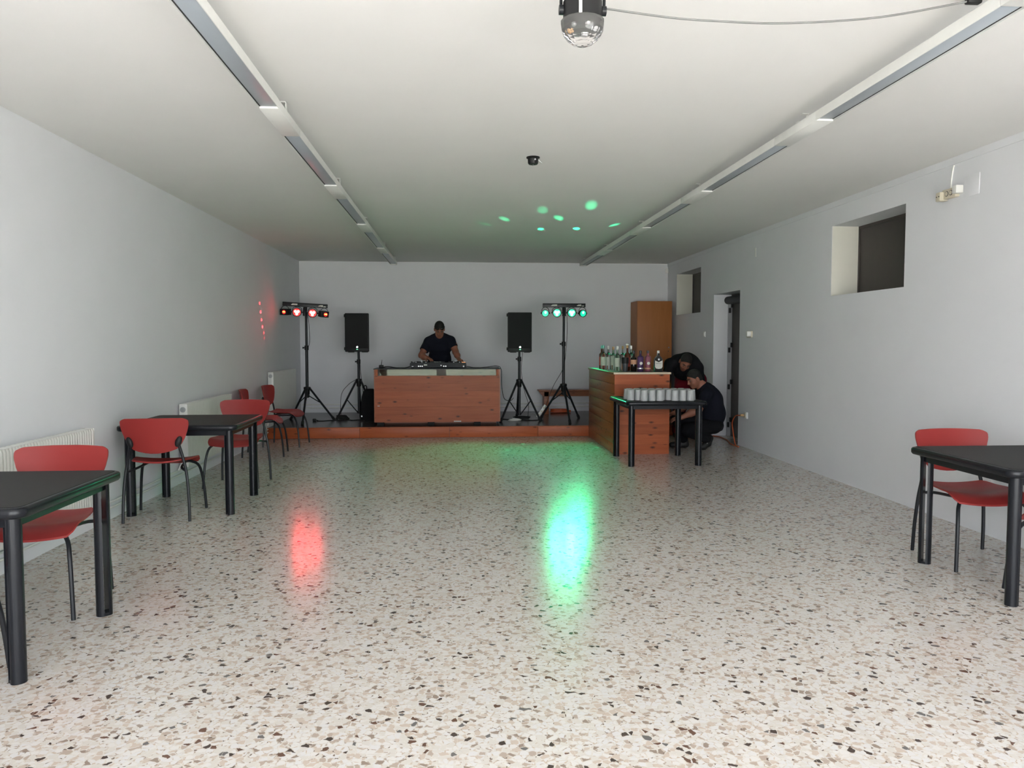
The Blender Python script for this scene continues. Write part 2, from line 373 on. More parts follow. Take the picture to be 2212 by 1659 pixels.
# windows: deep reveals closed by dark shutters
for n, (y0, y1, z0, z1) in enumerate(holes[:2], 1):
    wdw = bpy.data.objects.new('window_%d' % n, None); COL.objects.link(wdw); wdw['kind'] = 'structure'
    wdw.location = (XR+WD, (y0+y1)/2, z0)
    hw, hh = (y1-y0)/2, z1-z0
    b = B(); b.bb(0.0, 0.02, -hw, hw, 0, 0.03); b.bb(0.0, 0.02, -hw, hw, hh-0.03, hh); b.bb(0.0, 0.02, -hw, -hw+0.03, 0.03, hh-0.03); b.bb(0.0, 0.02, hw-0.03, hw, 0.03, hh-0.03)
    part('window_frame', b, 'shutter', wdw)
    part('shutter', B().bb(0.008, 0.03, -hw, hw, 0, hh), 'shutter', wdw)
    for sy in (-1, 1):
        part('reveal_lining', B().bb(-WD+0.002, 0.0, sy*hw-0.002, sy*hw+0.002, 0.0, hh), 'reveal', wdw)
# doorway: white reveal, grey frame strip with black hinges, dark brown door leaf
dr = bpy.data.objects.new('door_1', None); COL.objects.link(dr); dr['kind'] = 'structure'; dr.location = (XR, 10.10, 0)
DW = 1.05
part('door_leaf', B().bb(0.27, 0.31, 0.0, DW, 0.0, 2.115), 'door_brown', dr)
part('door_frame', B().bb(0.215, 0.268, DW-0.045, DW-0.002, 0.0, 2.03), 'door_frame', dr)
part('roller_housing', B().tube([(0.21, 0.02, 2.03), (0.21, DW-0.02, 2.03)], 0.058, seg=20).bb(0.21, 0.27, 0.02, DW-0.02, 1.972, 2.088), 'black_plastic', dr)
for z in (1.88, 1.29, 0.74, 0.17):
    part('hinge', B().rbox((0.225, DW-0.058, z), (0.03, 0.03, 0.075), 0.004).rbox((0.253, DW-0.075, z+0.075), (0.03, 0.03, 0.07), 0.004), 'black_plastic', dr)

# stage: dark boards behind a fascia of pine planks
stg = bpy.data.objects.new('stage', None); COL.objects.link(stg); stg['kind'] = 'structure'; stg.location = (0, STF, 0)
SW = XR-XL
part('stage_deck', B().bb(XL+0.003, XR-0.003, 0.03, YB-STF-0.003, 0, ST), 'stage_floor', stg)
for x0, x1 in ((XL+0.004, -1.41), (-1.41, -0.10), (-0.10, 1.213), (1.213, 2.52), (2.52, XR-0.004)):
    part('plank', B().rbox(((x0+x1)/2, 0.014, 0.079), (x1-x0-0.004, 0.024, 0.150), 0.003), 'pine_x', stg)
part('nosing', B().bb(XL+0.004, XR-0.004, 0.0, 0.045, 0.1545, 0.162), 'pine_x', stg)

# ================================================================== ceiling lights
def light_rail(x, label):
    r = root('light_rail', label, 'ceiling light', (x, 0, ZC), 0, 'light rails on the ceiling')
    part('trunk', B().rbox((0, (YF+0.3+12.95)/2, -0.075), (0.062, 12.95-YF-0.3, 0.042), 0.004), 'white_paint', r)
    ends = [(-1.0, 0.16), (0.77, 2.29), (2.88, 4.40), (4.98, 6.51), (7.09, 8.60), (9.19, 10.72), (11.33, 12.88)]
    for y0, y1 in ends:
        c, l = (y0+y1)/2, y1-y0
        b = B()                                                    # open channel: two cheeks and a back
        for sx in (-1, 1): b.box((sx*0.054, c, -0.100), (0.004, l, 0.050))
        b.box((0, c, -0.079), (0.104, l, 0.006))
        h = part('luminaire', b, 'white_paint', r)
        part('diffuser', B().rbox((0, c, -0.106), (0.090, l-0.006, 0.020), 0.004), 'diffuser', h)
        for sx in (-1, 1): part('gap_shade', B().box((sx*0.0488, c, -0.112), (0.006, l-0.002, 0.006)), 'dark_gap', h)  # dark strips standing in for shade in the gap beside the diffuser
    cuts = [YF+0.3]+[v for p in ends for v in p][1:]+[12.95]
    for y0, y1 in zip(cuts[1::2], cuts[2::2]):
        part('blank_cover', B().rbox((0, (y0+y1)/2, -0.100), (0.112, y1-y0-0.003, 0.050), 0.003), 'white_paint', r)
    for y in (0.47, 2.58, 4.69, 6.80, 8.90, 11.02, 12.86):
        b = B().box((0.034, y, -0.03), (0.005, 0.035, 0.06)).box((0.014, y, -0.003), (0.045, 0.035, 0.006)).box((0, y, -0.0535), (0.072, 0.035, 0.004))
        part('clip', b, 'white_plastic', r)
    return r
light_rail(-1.035, 'long white rail of unlit tube lights on the left of the ceiling')
light_rail(2.170, 'long white rail of unlit tube lights nearer the wall with windows')

# disco dome hanging from the ceiling, its cable, the small black sensor
dm = root('disco_light', 'black disco light with clear faceted dome hanging from ceiling', 'disco light', (0.485, 2.93, ZC))
part('base', B().lathe([(0.0, -0.215), (0.07, -0.215), (0.074, -0.21), (0.074, -0.14), (0.068, -0.132), (0.0, -0.132)], seg=28), 'black_plastic', dm)
b = B(); prof = [(0.083*math.cos(a), -0.222-0.083*math.sin(a)*0.98) for a in [i*PI/2/6 for i in range(7)]]
b.lathe(list(reversed(prof))+[(0.083, -0.21)], seg=16)
part('dome', b, 'dome_clear', dm, sharp=1)
part('inner_plate', B().lathe([(0.0, -0.232), (0.03, -0.230), (0.062, -0.222), (0.072, -0.2155)], seg=16), 'black_plastic', dm)
for k in range(5): a_ = k*2*PI/5; part('inner_lamp', B().sphere((0.038*math.cos(a_), 0.038*math.sin(a_), -0.230), (0.010, 0.010, 0.007)), ('led_dim', 'grey_metal', 'cap_gold', 'grey_metal', 'grey_metal')[k], dm)
part('bracket', B().tube([(-0.082, 0, -0.17), (-0.082, 0, -0.05), (-0.06, 0, -0.006), (0.06, 0, -0.006), (0.082, 0, -0.05), (0.082, 0, -0.17)], 0.006, seg=8, sm=3).disc((-0.082, 0, -0.17), 0.018, 0.016, 'x').disc((0.082, 0, -0.17), 0.018, 0.016, 'x'), 'black_metal', dm)
part('clip', B().rbox((-0.02, -0.076, -0.185), (0.012, 0.006, 0.05), 0.002), 'white_plastic', dm)
ck = root('hanging_cable', 'thin grey cable sagging from disco light to the light rail', 'cable', (0.59, 3.0, 2.70))
part('cord', B().tube([(-0.035, -0.05, -0.02), (0.0, 0, 0), (0.258, 0, -0.026), (0.463, 0, -0.034), (0.726, 0, -0.033), (1.108, 0, 0.002), (1.49, 0, 0.078)], 0.004, seg=6, sm=6), 'grey_cord', ck)
part('plug', B().rbox((1.50, 0, 0.08), (0.06, 0.03, 0.028), 0.006), 'black_plastic', ck)
sn = root('ceiling_sensor', 'small black round motor fixed to middle of ceiling', 'ceiling fixture', (0.60, 5.92, ZC))
part('housing', B().lathe([(0.052, 0.0), (0.052, -0.008), (0.041, -0.012), (0.040, -0.045), (0.034, -0.055), (0.0, -0.057)][::-1], seg=24), 'black_plastic', sn)
part('screw', B().sphere((0.012, -0.042, -0.025), 0.008), 'silver', sn)
part('hook', B().tube([(0, 0, -0.055), (0, 0, -0.066)], 0.004), 'grey_metal', sn)
part('wire', B().tube([(0.04, 0, -0.02), (0.06, 0, -0.035), (0.068, 0, -0.044)], 0.003, sm=3), 'grey_metal', sn)

# ================================================================== radiators and heating pipes
def radiator(y0, y1, z0, z1, label):
    r = root('radiator', label, 'radiator', (XL, (y0+y1)/2, z0), 0, 'panel radiators on the left wall')
    h, l = z1-z0, y1-y0
    # fluted front panel
    n = int(l/0.0333); vs = []; fs = []
    prof = []
    for i in range(n):
        a = -l/2+l*i/n; s = l/n
        prof += [(a, 0.0), (a+s*0.18, 0.006), (a+s*0.82, 0.006)]
    prof.append((l/2, 0.0))
    b = B(); m = len(prof)
    vs = [(0.092+d, y, 0.02) for y, d in prof]+[(0.092+d, y, h-0.02) for y, d in prof]+[(0.088, y, 0.0) for y, d in prof]+[(0.088, y, h) for y, d in prof]
    for i in range(m-1): fs += [(i, i+1, m+i+1, m+i), (2*m+i, 2*m+i+1, i+1, i), (m+i, m+i+1, 3*m+i+1, 3*m+i)]
    b.add(vs, fs); b.bb(0.082, 0.089, -l/2, l/2, 0, h)
    part('front_panel', b, 'radiator', r)
    part('back_panel', B().bb(0.022, 0.030, -l/2, l/2, 0.0, h), 'radiator', r)
    g = B()
    for i in range(int(l/0.05)):
        y = -l/2+0.025+i*0.05; g.box((0.056, y, h-0.004), (0.058, 0.028, 0.006))
    for x in (0.03, 0.056, 0.083): g.box((x, 0, h-0.006), (0.005, l-0.01, 0.005))
    part('top_grille', g, 'radiator', r)
    for sy in (-1, 1):
        part('side_cover', B().rbox((0.057, sy*(l/2+0.003), h/2), (0.078, 0.008, h), 0.003), 'radiator', r)
    part('vent_disc', B().disc((0.055, -l/2-0.010, h-0.055), 0.027, 0.008, 'y').disc((0.055, -l/2-0.016, h-0.055), 0.018, 0.006, 'y'), 'grey_metal', r)
    part('valve', B().tube([(0.055, -l/2-0.004, 0.05), (0.055, -l/2-0.045, 0.05), (0.03, -l/2-0.06, 0.0), (0.02, -l/2-0.07, -z0+0.20 if z0 > 0.3 else -0.02)], 0.011, seg=8, sm=3).disc((0.055, -l/2-0.03, 0.05), 0.02, 0.03, 'y'), 'white_plastic', r)
    for yy in (-l*0.3, l*0.3): part('wall_bracket', B().bb(0.0, 0.024, yy-0.015, yy+0.015, 0.05, h-0.05), 'radiator', r)
    part('bleed_cap', B().sphere((0.055, l/2+0.012, h-0.02), 0.017), 'white_plastic', r)
    return r
radiator(4.15, 5.74, 0.19, 0.775, 'white panel radiator behind the chair nearest the camera')
radiator(7.68, 9.16, 0.17, 0.795, 'white panel radiator beside the second black table')
radiator(11.24, 12.80, 0.34, 0.97, 'white panel radiator on stage beside the red light stand')
for z, nm in ((0.145, 'upper thin white heating pipe running along the left wall'), (0.100, 'lower thin white heating pipe running along the left wall')):
    t = thing('heating_pipe', B().tube([(0, 1.0-YF, 0), (0, STF-YF-0.012, 0)], 0.009, seg=8), 'white_paint', nm, 'pipe', (XL+0.02, YF, z), 0, 'heating pipes')
for z, nm in ((0.305, 'upper thin white heating pipe along the wall behind stage'), (0.245, 'lower thin white heating pipe along the wall behind stage')):
    thing('heating_pipe', B().tube([(0.02, 0, 0), (3.15-XL, 0, 0)], 0.010, seg=8), 'white_paint', nm, 'pipe', (XL, YB-0.02, z), 0, 'heating pipes')

# ================================================================== sockets, switches on the right wall
def socket(y, z, label, kind):
    r = root('wall_socket', label, 'socket', (XR, y, z), 0, 'sockets and switches on the right wall')
    if kind == 'triple':
        part('plate', B().rbox((-0.02, 0.0, 0.0), (0.04, 0.16, 0.075), 0.006), 'cream_plastic', r)
        part('plug_adapter', B().rbox((-0.035, 0.085, -0.012), (0.07, 0.055, 0.07), 0.006), 'cream_plastic', r)
        for dy in (0.07, 0.098): part('pin_hole', B().disc((-0.0705, dy, -0.012), 0.005, 0.002, 'x', 10), 'dark_gap', r)
        for dy in (0.02, -0.03):
            part('outlet', B().disc((-0.0405, dy, 0.0), 0.020, 0.003, 'x'), 'dark_print', r); part('outlet_face', B().disc((-0.0415, dy, 0.0), 0.016, 0.004, 'x'), 'cream_plastic', r)
        part('white_adapter', B().rbox((-0.03, -0.095, 0.012), (0.06, 0.05, 0.06), 0.005), 'white_plastic', r)
        part('feed_cord', B().tube([(-0.006, 0.02, 0.035), (-0.006, 0.018, 0.10), (-0.006, 0.0, 0.19), (-0.006, -0.01, ZC-z-0.06)], 0.006, seg=6, sm=4), 'white_plastic', r)
    elif kind == 'switch':
        part('plate', B().rbox((-0.006, 0, 0), (0.012, 0.085, 0.085), 0.004), 'white_plastic', r)
        part('rocker', B().rbox((-0.015, 0, 0), (0.008, 0.05, 0.055), 0.003), 'white_plastic', r)
    elif kind == 'double':
        part('plate', B().rbox((-0.012, 0.01, 0), (0.024, 0.15, 0.085), 0.004), 'cream_plastic', r)
        part('outlet', B().disc((-0.026, 0.045, 0.0), 0.016, 0.006, 'x'), 'white_plastic', r)
        part('white_adapter', B().rbox((-0.045, -0.035, 0.004), (0.06, 0.055, 0.07), 0.006), 'white_plastic', r)
    elif kind == 'low':
        part('plate', B().rbox((-0.012, -0.02, 0), (0.024, 0.085, 0.085), 0.004), 'white_plastic', r)
        part('outlet', B().disc((-0.027, -0.02, 0.0), 0.03, 0.012, 'x'), 'cream_plastic', r)
    return r
socket(5.69, 2.555, 'cream socket cluster with white adapters high on wall under ceiling', 'triple')
thing('cover_plate', B().rbox((-0.0025, 0, 0), (0.005, 0.17, 0.155), 0.002), 'wall', 'square white cover plate right of the high socket cluster', 'cover plate', (XR, 5.475, 2.575))
socket(9.70, 1.51, 'cream double socket with white adapter at door height', 'double')
socket(11.55, 1.53, 'small white light switch between the doorway and far window', 'switch')
socket(9.81, 0.436, 'low white socket beside doorway feeding the orange cord', 'low')
thing('wall_tag', B().rbox((-0.004, 0, 0), (0.008, 0.03, 0.11), 0.002), 'white_plastic', 'narrow white blank tag high on wall beyond the near window', 'wall tag', (XR, 9.58, 2.56))
thing('corner_alarm', B().rbox((0, 0, 0), (0.05, 0.05, 0.09), 0.012), 'white_plastic', 'tiny white alarm sensor in the far corner below ceiling', 'alarm sensor', (XR-0.026, YB-0.026, 2.70))
oc = root('extension_cord', 'orange extension cord hanging from low socket into doorway', 'cord', (XR-0.02, 9.83, 0.43))
part('plug', B().rbox((-0.03, 0.0, 0.006), (0.045, 0.035, 0.03), 0.006), 'cap_gold', oc)
part('cord', B().tube([(-0.05, 0.02, 0.0), (-0.06, 0.16, -0.02), (-0.05, 0.30, -0.12), (-0.03, 0.33, -0.22), (-0.03, 0.28, -0.33), (-0.05, 0.16, -0.415), (-0.06, 0.02, -0.421), (-0.07, 0.13, -0.421), (-0.05, 0.38, -0.421), (0.03, 0.7, -0.421), (0.06, 1.08, -0.421), (0.0, 1.22, -0.421)], 0.0075, seg=8, sm=6), 'orange_cord', oc)

# ================================================================== tables
def rounded_rect(w, h, r, n=6):
    out = []
    for cx, cy, a0 in ((w/2-r, h/2-r, 0), (-w/2+r, h/2-r, PI/2), (-w/2+r, -h/2+r, PI), (w/2-r, -h/2+r, 1.5*PI)):
        for k in range(n+1): a = a0+PI/2*k/n; out.append((cx+r*math.cos(a), cy+r*math.sin(a)))
    return out
def make_table():
    r = root('square_table', 'x', 'table', (0, 0, 0))
    W = 0.94
    # edge: rounded bullnose profile swept round the outline
    base = rounded_rect(W, W, 0.055, 6); n = len(base); b = B()
    prof = [(-0.020, 0.692), (-0.006, 0.694), (0.0, 0.704), (0.0, 0.726), (-0.004, 0.734), (-0.012, 0.738), (-0.024, 0.7385)]
    vs = []; cen = Vector((0, 0))
    for d, z in prof:
        for x, y in base:
            L = max(abs(x), abs(y)); k = (W/2+d)/(W/2); vs.append((x*k, y*k, z))
    fs = []
    for i in range(len(prof)-1):
        for k in range(n): fs.append((i*n+k, i*n+(k+1) % n, (i+1)*n+(k+1) % n, (i+1)*n+k))
    fs.append(tuple(range(n-1, -1, -1)))
    b.add(vs, fs); part('table_edge', b, 'table_edge', r, sharp=50)
    part('tabletop', B().prism(rounded_rect(W-0.046, W-0.046, 0.04), 0.70, 0.740), 'table_top', r)
    a = B(); q = 0.395
    for s in (-1, 1): a.box((0, s*(q-0.0), 0.672), (2*q, 0.03, 0.045)); a.box((s*q, 0, 0.672), (0.03, 2*q-0.03, 0.045))
    part('frame', a, 'table_edge', r)
    half = [(0.031*math.sin(t), 0.031*math.cos(t)) for t in [i*PI/8 for i in range(9)]]
    for sx in (-1, 1):
        for sy in (-1, 1):
            g = B(); ang = math.atan2(sy, sx)
            M = Matrix.Translation((sx*0.388, sy*0.388, 0)) @ Matrix.Rotation(ang, 4, 'Z')
            g.prism([(0.012+x*0.85, y) for x, y in half], 0.0, 0.693, M); g.prism([(-0.012-x*0.85, -y) for x, y in half], 0.0, 0.693, M)
            g.prism([(0.013, -0.029), (0.013, 0.029), (-0.013, 0.029), (-0.013, -0.029)], 0.0, 0.016, M)
            leg = part('leg', g, 'table_edge', r, sharp=40)
            part('corner_cap', B().sphere((sx*0.424, sy*0.424, 0.716), (0.036, 0.036, 0.022)), 'table_edge', leg)
    return r
tb = make_table(); tabs = []
for i, (x, y, rz, lab) in enumerate(((-2.200, 3.600, 0.0, 'black square table cut off at the left edge, nearest the camera'),
                                     (-2.240, 6.680, 0.015, 'black square table with red chairs at two sides along left wall'),
                                     (3.350, 4.165, -0.015, 'black square table cut off at the right edge'),
                                     (2.362, 8.815, 0.01, 'black square table full of plastic cups before the bar counter'))):
    o = tb if i == 0 else copy_tree(tb)
    o.location = (x, y, 0); o.rotation_euler = (0, 0, rz); tag(o, lab, 'table', 'black square tables'); tabs.append(o)

# ================================================================== chairs
def make_chair():
    r = root('red_chair', 'x', 'chair')
    # backrest: curved ply shield with straight top and round bottom
    T = [0, .02, .06, .11, .18, .25, .41, .6, .75, .81, .88, .92, .96, .985, 1.0]
    Wd = [.10, .28, .48, .63, .71, .77, .87, .95, .99, 1.0, 1.0, .985, .955, .90, .84]
    rows, cols = len(T), 17; vs = []
    for side in (0, 1):
        for t, wv in zip(T, Wd):
            for c in range(cols):
                q = -1+2*c/(cols-1); u = q*wv*0.25
                y = -0.262+0.055*(u/0.25)**2-0.055*(t-0.2)
                z = 0.540+0.280*t-0.006*(u/0.25)**2*(t > 0.95)
                vs.append((u, y+(0.011 if side else 0.0), z))
    fs = []; n = rows*cols
    for i in range(rows-1):
        for c in range(cols-1):
            a = i*cols+c; fs += [(a, a+1, a+cols+1, a+cols), (n+a, n+a+cols, n+a+cols+1, n+a+1)]
    loop = [c for c in range(cols)]+[i*cols+cols-1 for i in range(1, rows)]+[(rows-1)*cols+c for c in range(cols-2, -1, -1)]+[i*cols for i in range(rows-2, 0, -1)]
    for k in range(len(loop)): a, d = loop[k], loop[(k+1) % len(loop)]; fs.append((d, a, n+a, n+d))
    part('backrest', B().add(vs, fs), 'chair_red', r, sharp=50)
    # seat: dished ply, waterfall front
    rows, cols = 15, 15; vs = []
    for side in (0, 1):
        for i in range(rows):
            t = i/(rows-1)
            for c in range(cols):
                q = -1+2*c/(cols-1)
                hw = 0.195+0.045*min(1, t*1.6); hw *= 1-0.10*max(0, (t-0.88)/0.12)**2-0.10*max(0, (0.10-t)/0.10)**2
                u = q*hw; y = -0.205+0.415*t-0.02*q*q*(1 if t > 0.5 else -1)*abs(t-0.5)*2
                z = 0.448+0.016*q*q-0.012*math.sin(PI*min(1, t*1.15))*(1-q*q)-0.055*max(0, (t-0.72)/0.28)**1.8+0.010*max(0, (0.25-t)/0.25)
                vs.append((u, y, z+(0.011 if side else 0.0)))
    fs = []; n = rows*cols
    for i in range(rows-1):
        for c in range(cols-1):
            a = i*cols+c; fs += [(a, a+cols, a+cols+1, a+1), (n+a, n+a+1, n+a+cols+1, n+a+cols)]
    loop = [c for c in range(cols)]+[i*cols+cols-1 for i in range(1, rows)]+[(rows-1)*cols+c for c in range(cols-2, -1, -1)]+[i*cols for i in range(rows-2, 0, -1)]
    for k in range(len(loop)): a, d = loop[k], loop[(k+1) % len(loop)]; fs.append((a, d, n+d, n+a))
    part('seat', B().add(vs, fs), 'chair_red', r, sharp=50)
    for s in (-1, 1):
        part('leg', B().tube([(s*0.262, 0.245, 0.0), (s*0.252, 0.232, 0.16), (s*0.238, 0.212, 0.30), (s*0.216, 0.180, 0.385), (s*0.165, 0.130, 0.422), (s*0.12, 0.10, 0.426)], 0.0115, seg=8, sm=4), 'black_metal', r)
        part('leg', B().tube([(s*0.245, -0.245, 0.0), (s*0.240, -0.236, 0.18), (s*0.226, -0.226, 0.36), (s*0.205, -0.226, 0.48), (s*0.178, -0.242, 0.60), (s*0.170, -0.254, 0.645)], 0.0115, seg=8, sm=4), 'black_metal', r)
        part('seat_rail', B().tube([(s*0.222, -0.225, 0.395), (s*0.17, -0.15, 0.412), (s*0.15, 0.0, 0.42), (s*0.14, 0.11, 0.425)], 0.010, seg=8, sm=3), 'black_metal', r)
        M = Matrix.Translation((s*0.178, -0.256, 0.632)) @ Matrix.Rotation(s*0.35, 4, 'Y') @ Matrix.Rotation(0.2*s, 4, 'Z')
        bmn = part('back_mount', B().sphere((0, 0, 0), (0.024, 0.017, 0.045)), 'black_plastic', r)
        bmn.matrix_local = M
    return r
ch0 = make_chair()
for i, (x, y, z, rz, lab) in enumerate((
    (-2.200, 4.160, 0, PI+0.02, 'red chair behind the black table nearest the camera, facing forward'),
    (-2.355, 6.285, 0, 0.09, 'red chair seen from behind at the second table'),
    (-2.150, 7.640, 0, PI-0.04, 'red chair on the far side of the second table, facing forward'),
    (-2.385, 9.665, 0, -PI/2+0.12, 'red chair by the left wall beyond second table, backrest mostly hidden'),
    (-2.320, 10.550, 0, -PI/2-0.06, 'farthest red chair, side-on by the left wall before the stage'),
    (3.310, 4.600, 0, PI-0.02, 'red chair behind the black table at the right edge'),
    (3.375, 3.800, 0, 0.0, 'red chair at right edge, mostly hidden behind table leg'),
    (-2.185, 3.110, 0, 0.0, 'chair at left edge with only one black leg showing'))):
    o = ch0 if i == 0 else copy_tree(ch0)
    o.location = (x, y, z); o.rotation_euler = (0, 0, rz); tag(o, lab, 'chair', 'red chairs with black legs')

# ================================================================== DJ desk and what stands on it
DY = 11.45
dk = root('dj_desk', 'pine counter with a glass display strip in the middle of stage', 'counter', (-0.28, DY, ST))
zs = [0.045+i*(0.745-0.045)/6 for i in range(7)]
for i in range(6):
    part('plank', B().rbox((0, 0.011, (zs[i]+zs[i+1])/2), (1.868, 0.022, zs[i+1]-zs[i]-0.0003), 0.0005, 1), 'pine_x', dk)
for s in (-1, 1):
    part('side_panel', B().bb(s*0.936-0.011, s*0.936+0.011, 0.024, 0.56, 0.045, 0.84), 'pine_y', dk)
    part('corner_post', B().rbox((s*0.905, 0.02, 0.7925), (0.038, 0.036, 0.094), 0.002), 'pine_x', dk)
part('glass_strip', B().bb(-0.884, 0.884, 0.004, 0.010, 0.747, 0.838), 'glass_pane', dk)
part('glass_top', B().bb(-0.95, 0.95, -0.008, 0.57, 0.841, 0.852), 'black_plastic', dk)
part('inner_shelf', B().bb(-0.92, 0.92, 0.03, 0.55, 0.70, 0.715), 'pine_bench', dk)
part('back_panel', B().bb(-0.92, 0.92, 0.545, 0.56, 0.045, 0.838), 'pine_bench', dk)  # back board added to darken the interior seen through the glass strip
for x in (-0.855, -0.10, 0.60): part('foot', B().bb(x-0.05, x+0.05, 0.04, 0.12, 0.0, 0.045), 'black_rubber', dk)
part('plinth', B().bb(-0.9, 0.9, 0.30, 0.33, 0.0, 0.045), 'pine_bench', dk)
part('sticker', B().bb(0.245, 0.355, -0.003, 0.0, 0.048, 0.062), 'paper', dk)
part('chip', B().bb(-0.895, -0.862, -0.0012, 0.0, 0.288, 0.296), 'paper', dk)
ZD = ST+0.8525
ct = root('dj_controller', 'dark grey DJ controller with jog wheels on the pine counter', 'DJ controller', (-0.27, 11.56, ZD))
body = [(-0.43, 0.012), (-0.425, 0.075), (-0.41, 0.085), (0.41, 0.085), (0.425, 0.075), (0.43, 0.012)]
b = B(); b.prism([(x, z) for x, z in body], 0.0, 0.36, Matrix(((1, 0, 0, 0), (0, 0, 1, 0), (0, 1, 0, 0), (0, 0, 0, 1))))
part('body', b, 'controller', ct)
for s in (-1, 1):
    jw = part('jog_wheel', B().lathe([(0.088, 0.0), (0.088, 0.012), (0.08, 0.018), (0.0, 0.018)], (s*0.26, 0.19, 0.085), 28), 'black_plastic', ct)
    part('wheel_ring', B().lathe([(0.066, 0.0), (0.066, 0.003), (0.05, 0.003), (0.05, 0.0)], (s*0.26, 0.19, 0.103), 28), 'grey_metal', jw)
for x, yy in ((-0.40, 0.05), (-0.345, 0.04), (-0.16, 0.04), (-0.12, 0.05), (0.16, 0.05), (0.22, 0.05), (0.33, 0.04)):
    part('knob', B().lathe([(0.012, 0.0), (0.010, 0.018), (0.0, 0.019)], (x, yy, 0.085), 12), 'black_plastic', ct)
for x in (-0.335, -0.245, -0.185, 0.235, 0.325): part('button', B().rbox((x, 0.03, 0.091), (0.018, 0.018, 0.012), 0.002), 'led_dim', ct)
for x in (0.375, 0.395, 0.415): part('pad', B().rbox((x-0.008, 0.03, 0.089), (0.016, 0.016, 0.008), 0.002), 'led_amber', ct)
part('rear_label', B().bb(-0.215, -0.165, -0.0015, 0.0, 0.042, 0.060), 'paper', ct)
for x, zz, sx, sz in ((-0.385, 0.022, 0.026, 0.012), (0.045, 0.036, 0.02, 0.014), (0.385, 0.016, 0.022, 0.024)): part('port', B().bb(x-sx/2, x+sx/2, -0.002, 0.0, zz, zz+sz), 'led_dim', ct)
for x in (-0.295, -0.268, -0.24, 0.085, 0.115): part('jack', B().disc((x, -0.002, 0.032), 0.008, 0.006, 'y', 12), 'grey_metal', ct)
for x in (-0.39, 0.39): part('rubber_foot', B().disc((x, 0.05, 0.006), 0.02, 0.012), 'black_rubber', ct)
for x in (-0.39, 0.39): part('rubber_foot', B().disc((x, 0.31, 0.006), 0.02, 0.012), 'black_rubber', ct)
sp = part('name_strip', B().add([(-0.11, 0.0, 0.085), (0.10, 0.0, 0.085), (0.10, 0.012, 0.106), (-0.11, 0.012, 0.106), (-0.11, 0.03, 0.085), (0.10, 0.03, 0.085)], [(0, 1, 2, 3), (3, 2, 5, 4), (0, 3, 4), (1, 5, 2)]), 'controller', ct)
tm = text_mesh('Pioneer DJ', 0.024); tm.transform(Matrix.Translation((-0.01, 0.0055, 0.0962)) @ Matrix.Rotation(1.05, 4, 'X'))
link('lettering', tm, 'silver', sp, None)
def cable(label, loc, pts, r=0.005, m='black_rubber', sm=6):
    return thing('cable', B().tube([(p[0]-loc[0], p[1]-loc[1], p[2]-loc[2]) for p in pts], r, seg=6, sm=sm), m, label, 'cable', loc, sharp=60)
zt = ZD+0.006
cable('black cables bunched from controller to left end of the counter', (-0.75, 11.62, ZD), [(-0.69, 11.60, zt+0.02), (-0.78, 11.58, zt), (-0.90, 11.62, zt), (-1.02, 11.55, zt+0.02), (-1.10, 11.57, zt+0.01), (-1.13, 11.60, zt)], 0.007)
cable('black cable from controller over right end of counter to speaker stand', (0.16, 11.62, ZD), [(0.165, 11.62, zt+0.02), (0.30, 11.60, zt), (0.48, 11.62, zt+0.01), (0.62, 11.60, zt+0.025), (0.69, 11.60, zt-0.03), (0.70, 11.60, 0.72), (0.74, 11.62, 0.54), (0.84, 11.75, 0.50), (0.90, 11.90, 0.53)], 0.005)
pb = root('plug_board', 'small black plug block with an upright stalk on counter left end', 'plug block', (-1.13, 11.64, ZD))
part('block', B().rbox((0, 0, 0.025), (0.07, 0.06, 0.05), 0.01), 'black_plastic', pb)
part('stalk', B().tube([(0.0, 0.0, 0.05), (0.005, 0, 0.09), (0.01, 0, 0.13)], [0.006, 0.003], seg=6), 'black_plastic', pb)

# ================================================================== bar counter with bottles
bx0, bx1, by0, by1 = 1.972, 2.672, 9.335, 11.165
br = root('bar_counter', 'pine bar counter with cream top edge standing before the stage', 'counter', ((bx0+bx1)/2, by0, 0))
bw, bl = (bx1-bx0)/2, by1-by0
N8 = 8; h8 = 1.005/N8
for i in range(N8):
    z = h8*(i+0.5)
    part('front_plank', B().rbox((0, 0.011, z), (2*bw, 0.022, h8-0.0005), 0.0006, 1), 'pine_x', br)
    part('side_plank', B().rbox((-bw+0.011, 0.022+(bl-0.022)/2, z), (0.022, bl-0.024, h8-0.003), 0.003, 2), 'pine_y', br)
part('inner_wall', B().bb(-bw+0.024, -bw+0.030, 0.03, bl, 0.0, 1.0), 'dark_gap', br)
part('countertop', B().bb(-bw-0.004, bw+0.004, -0.002, bl, 1.006, 1.030), 'bar_top', br)
part('front_edge', B().rbox((0, -0.008, 1.018), (2*bw+0.03, 0.012, 0.026), 0.004), 'bar_edge', br)
part('side_edge', B().rbox((-bw-0.010, bl/2, 1.018), (0.012, bl, 0.026), 0.004), 'pine_y', br)
part('shelf', B().bb(-bw+0.03, bw-0.02, 0.03, bl-0.02, 0.45, 0.47), 'pine_bench', br)
part('end_panel', B().bb(-bw+0.03, bw, bl-0.022, bl, 0.0, 1.004), 'pine_x', br)
ZB = 1.0305
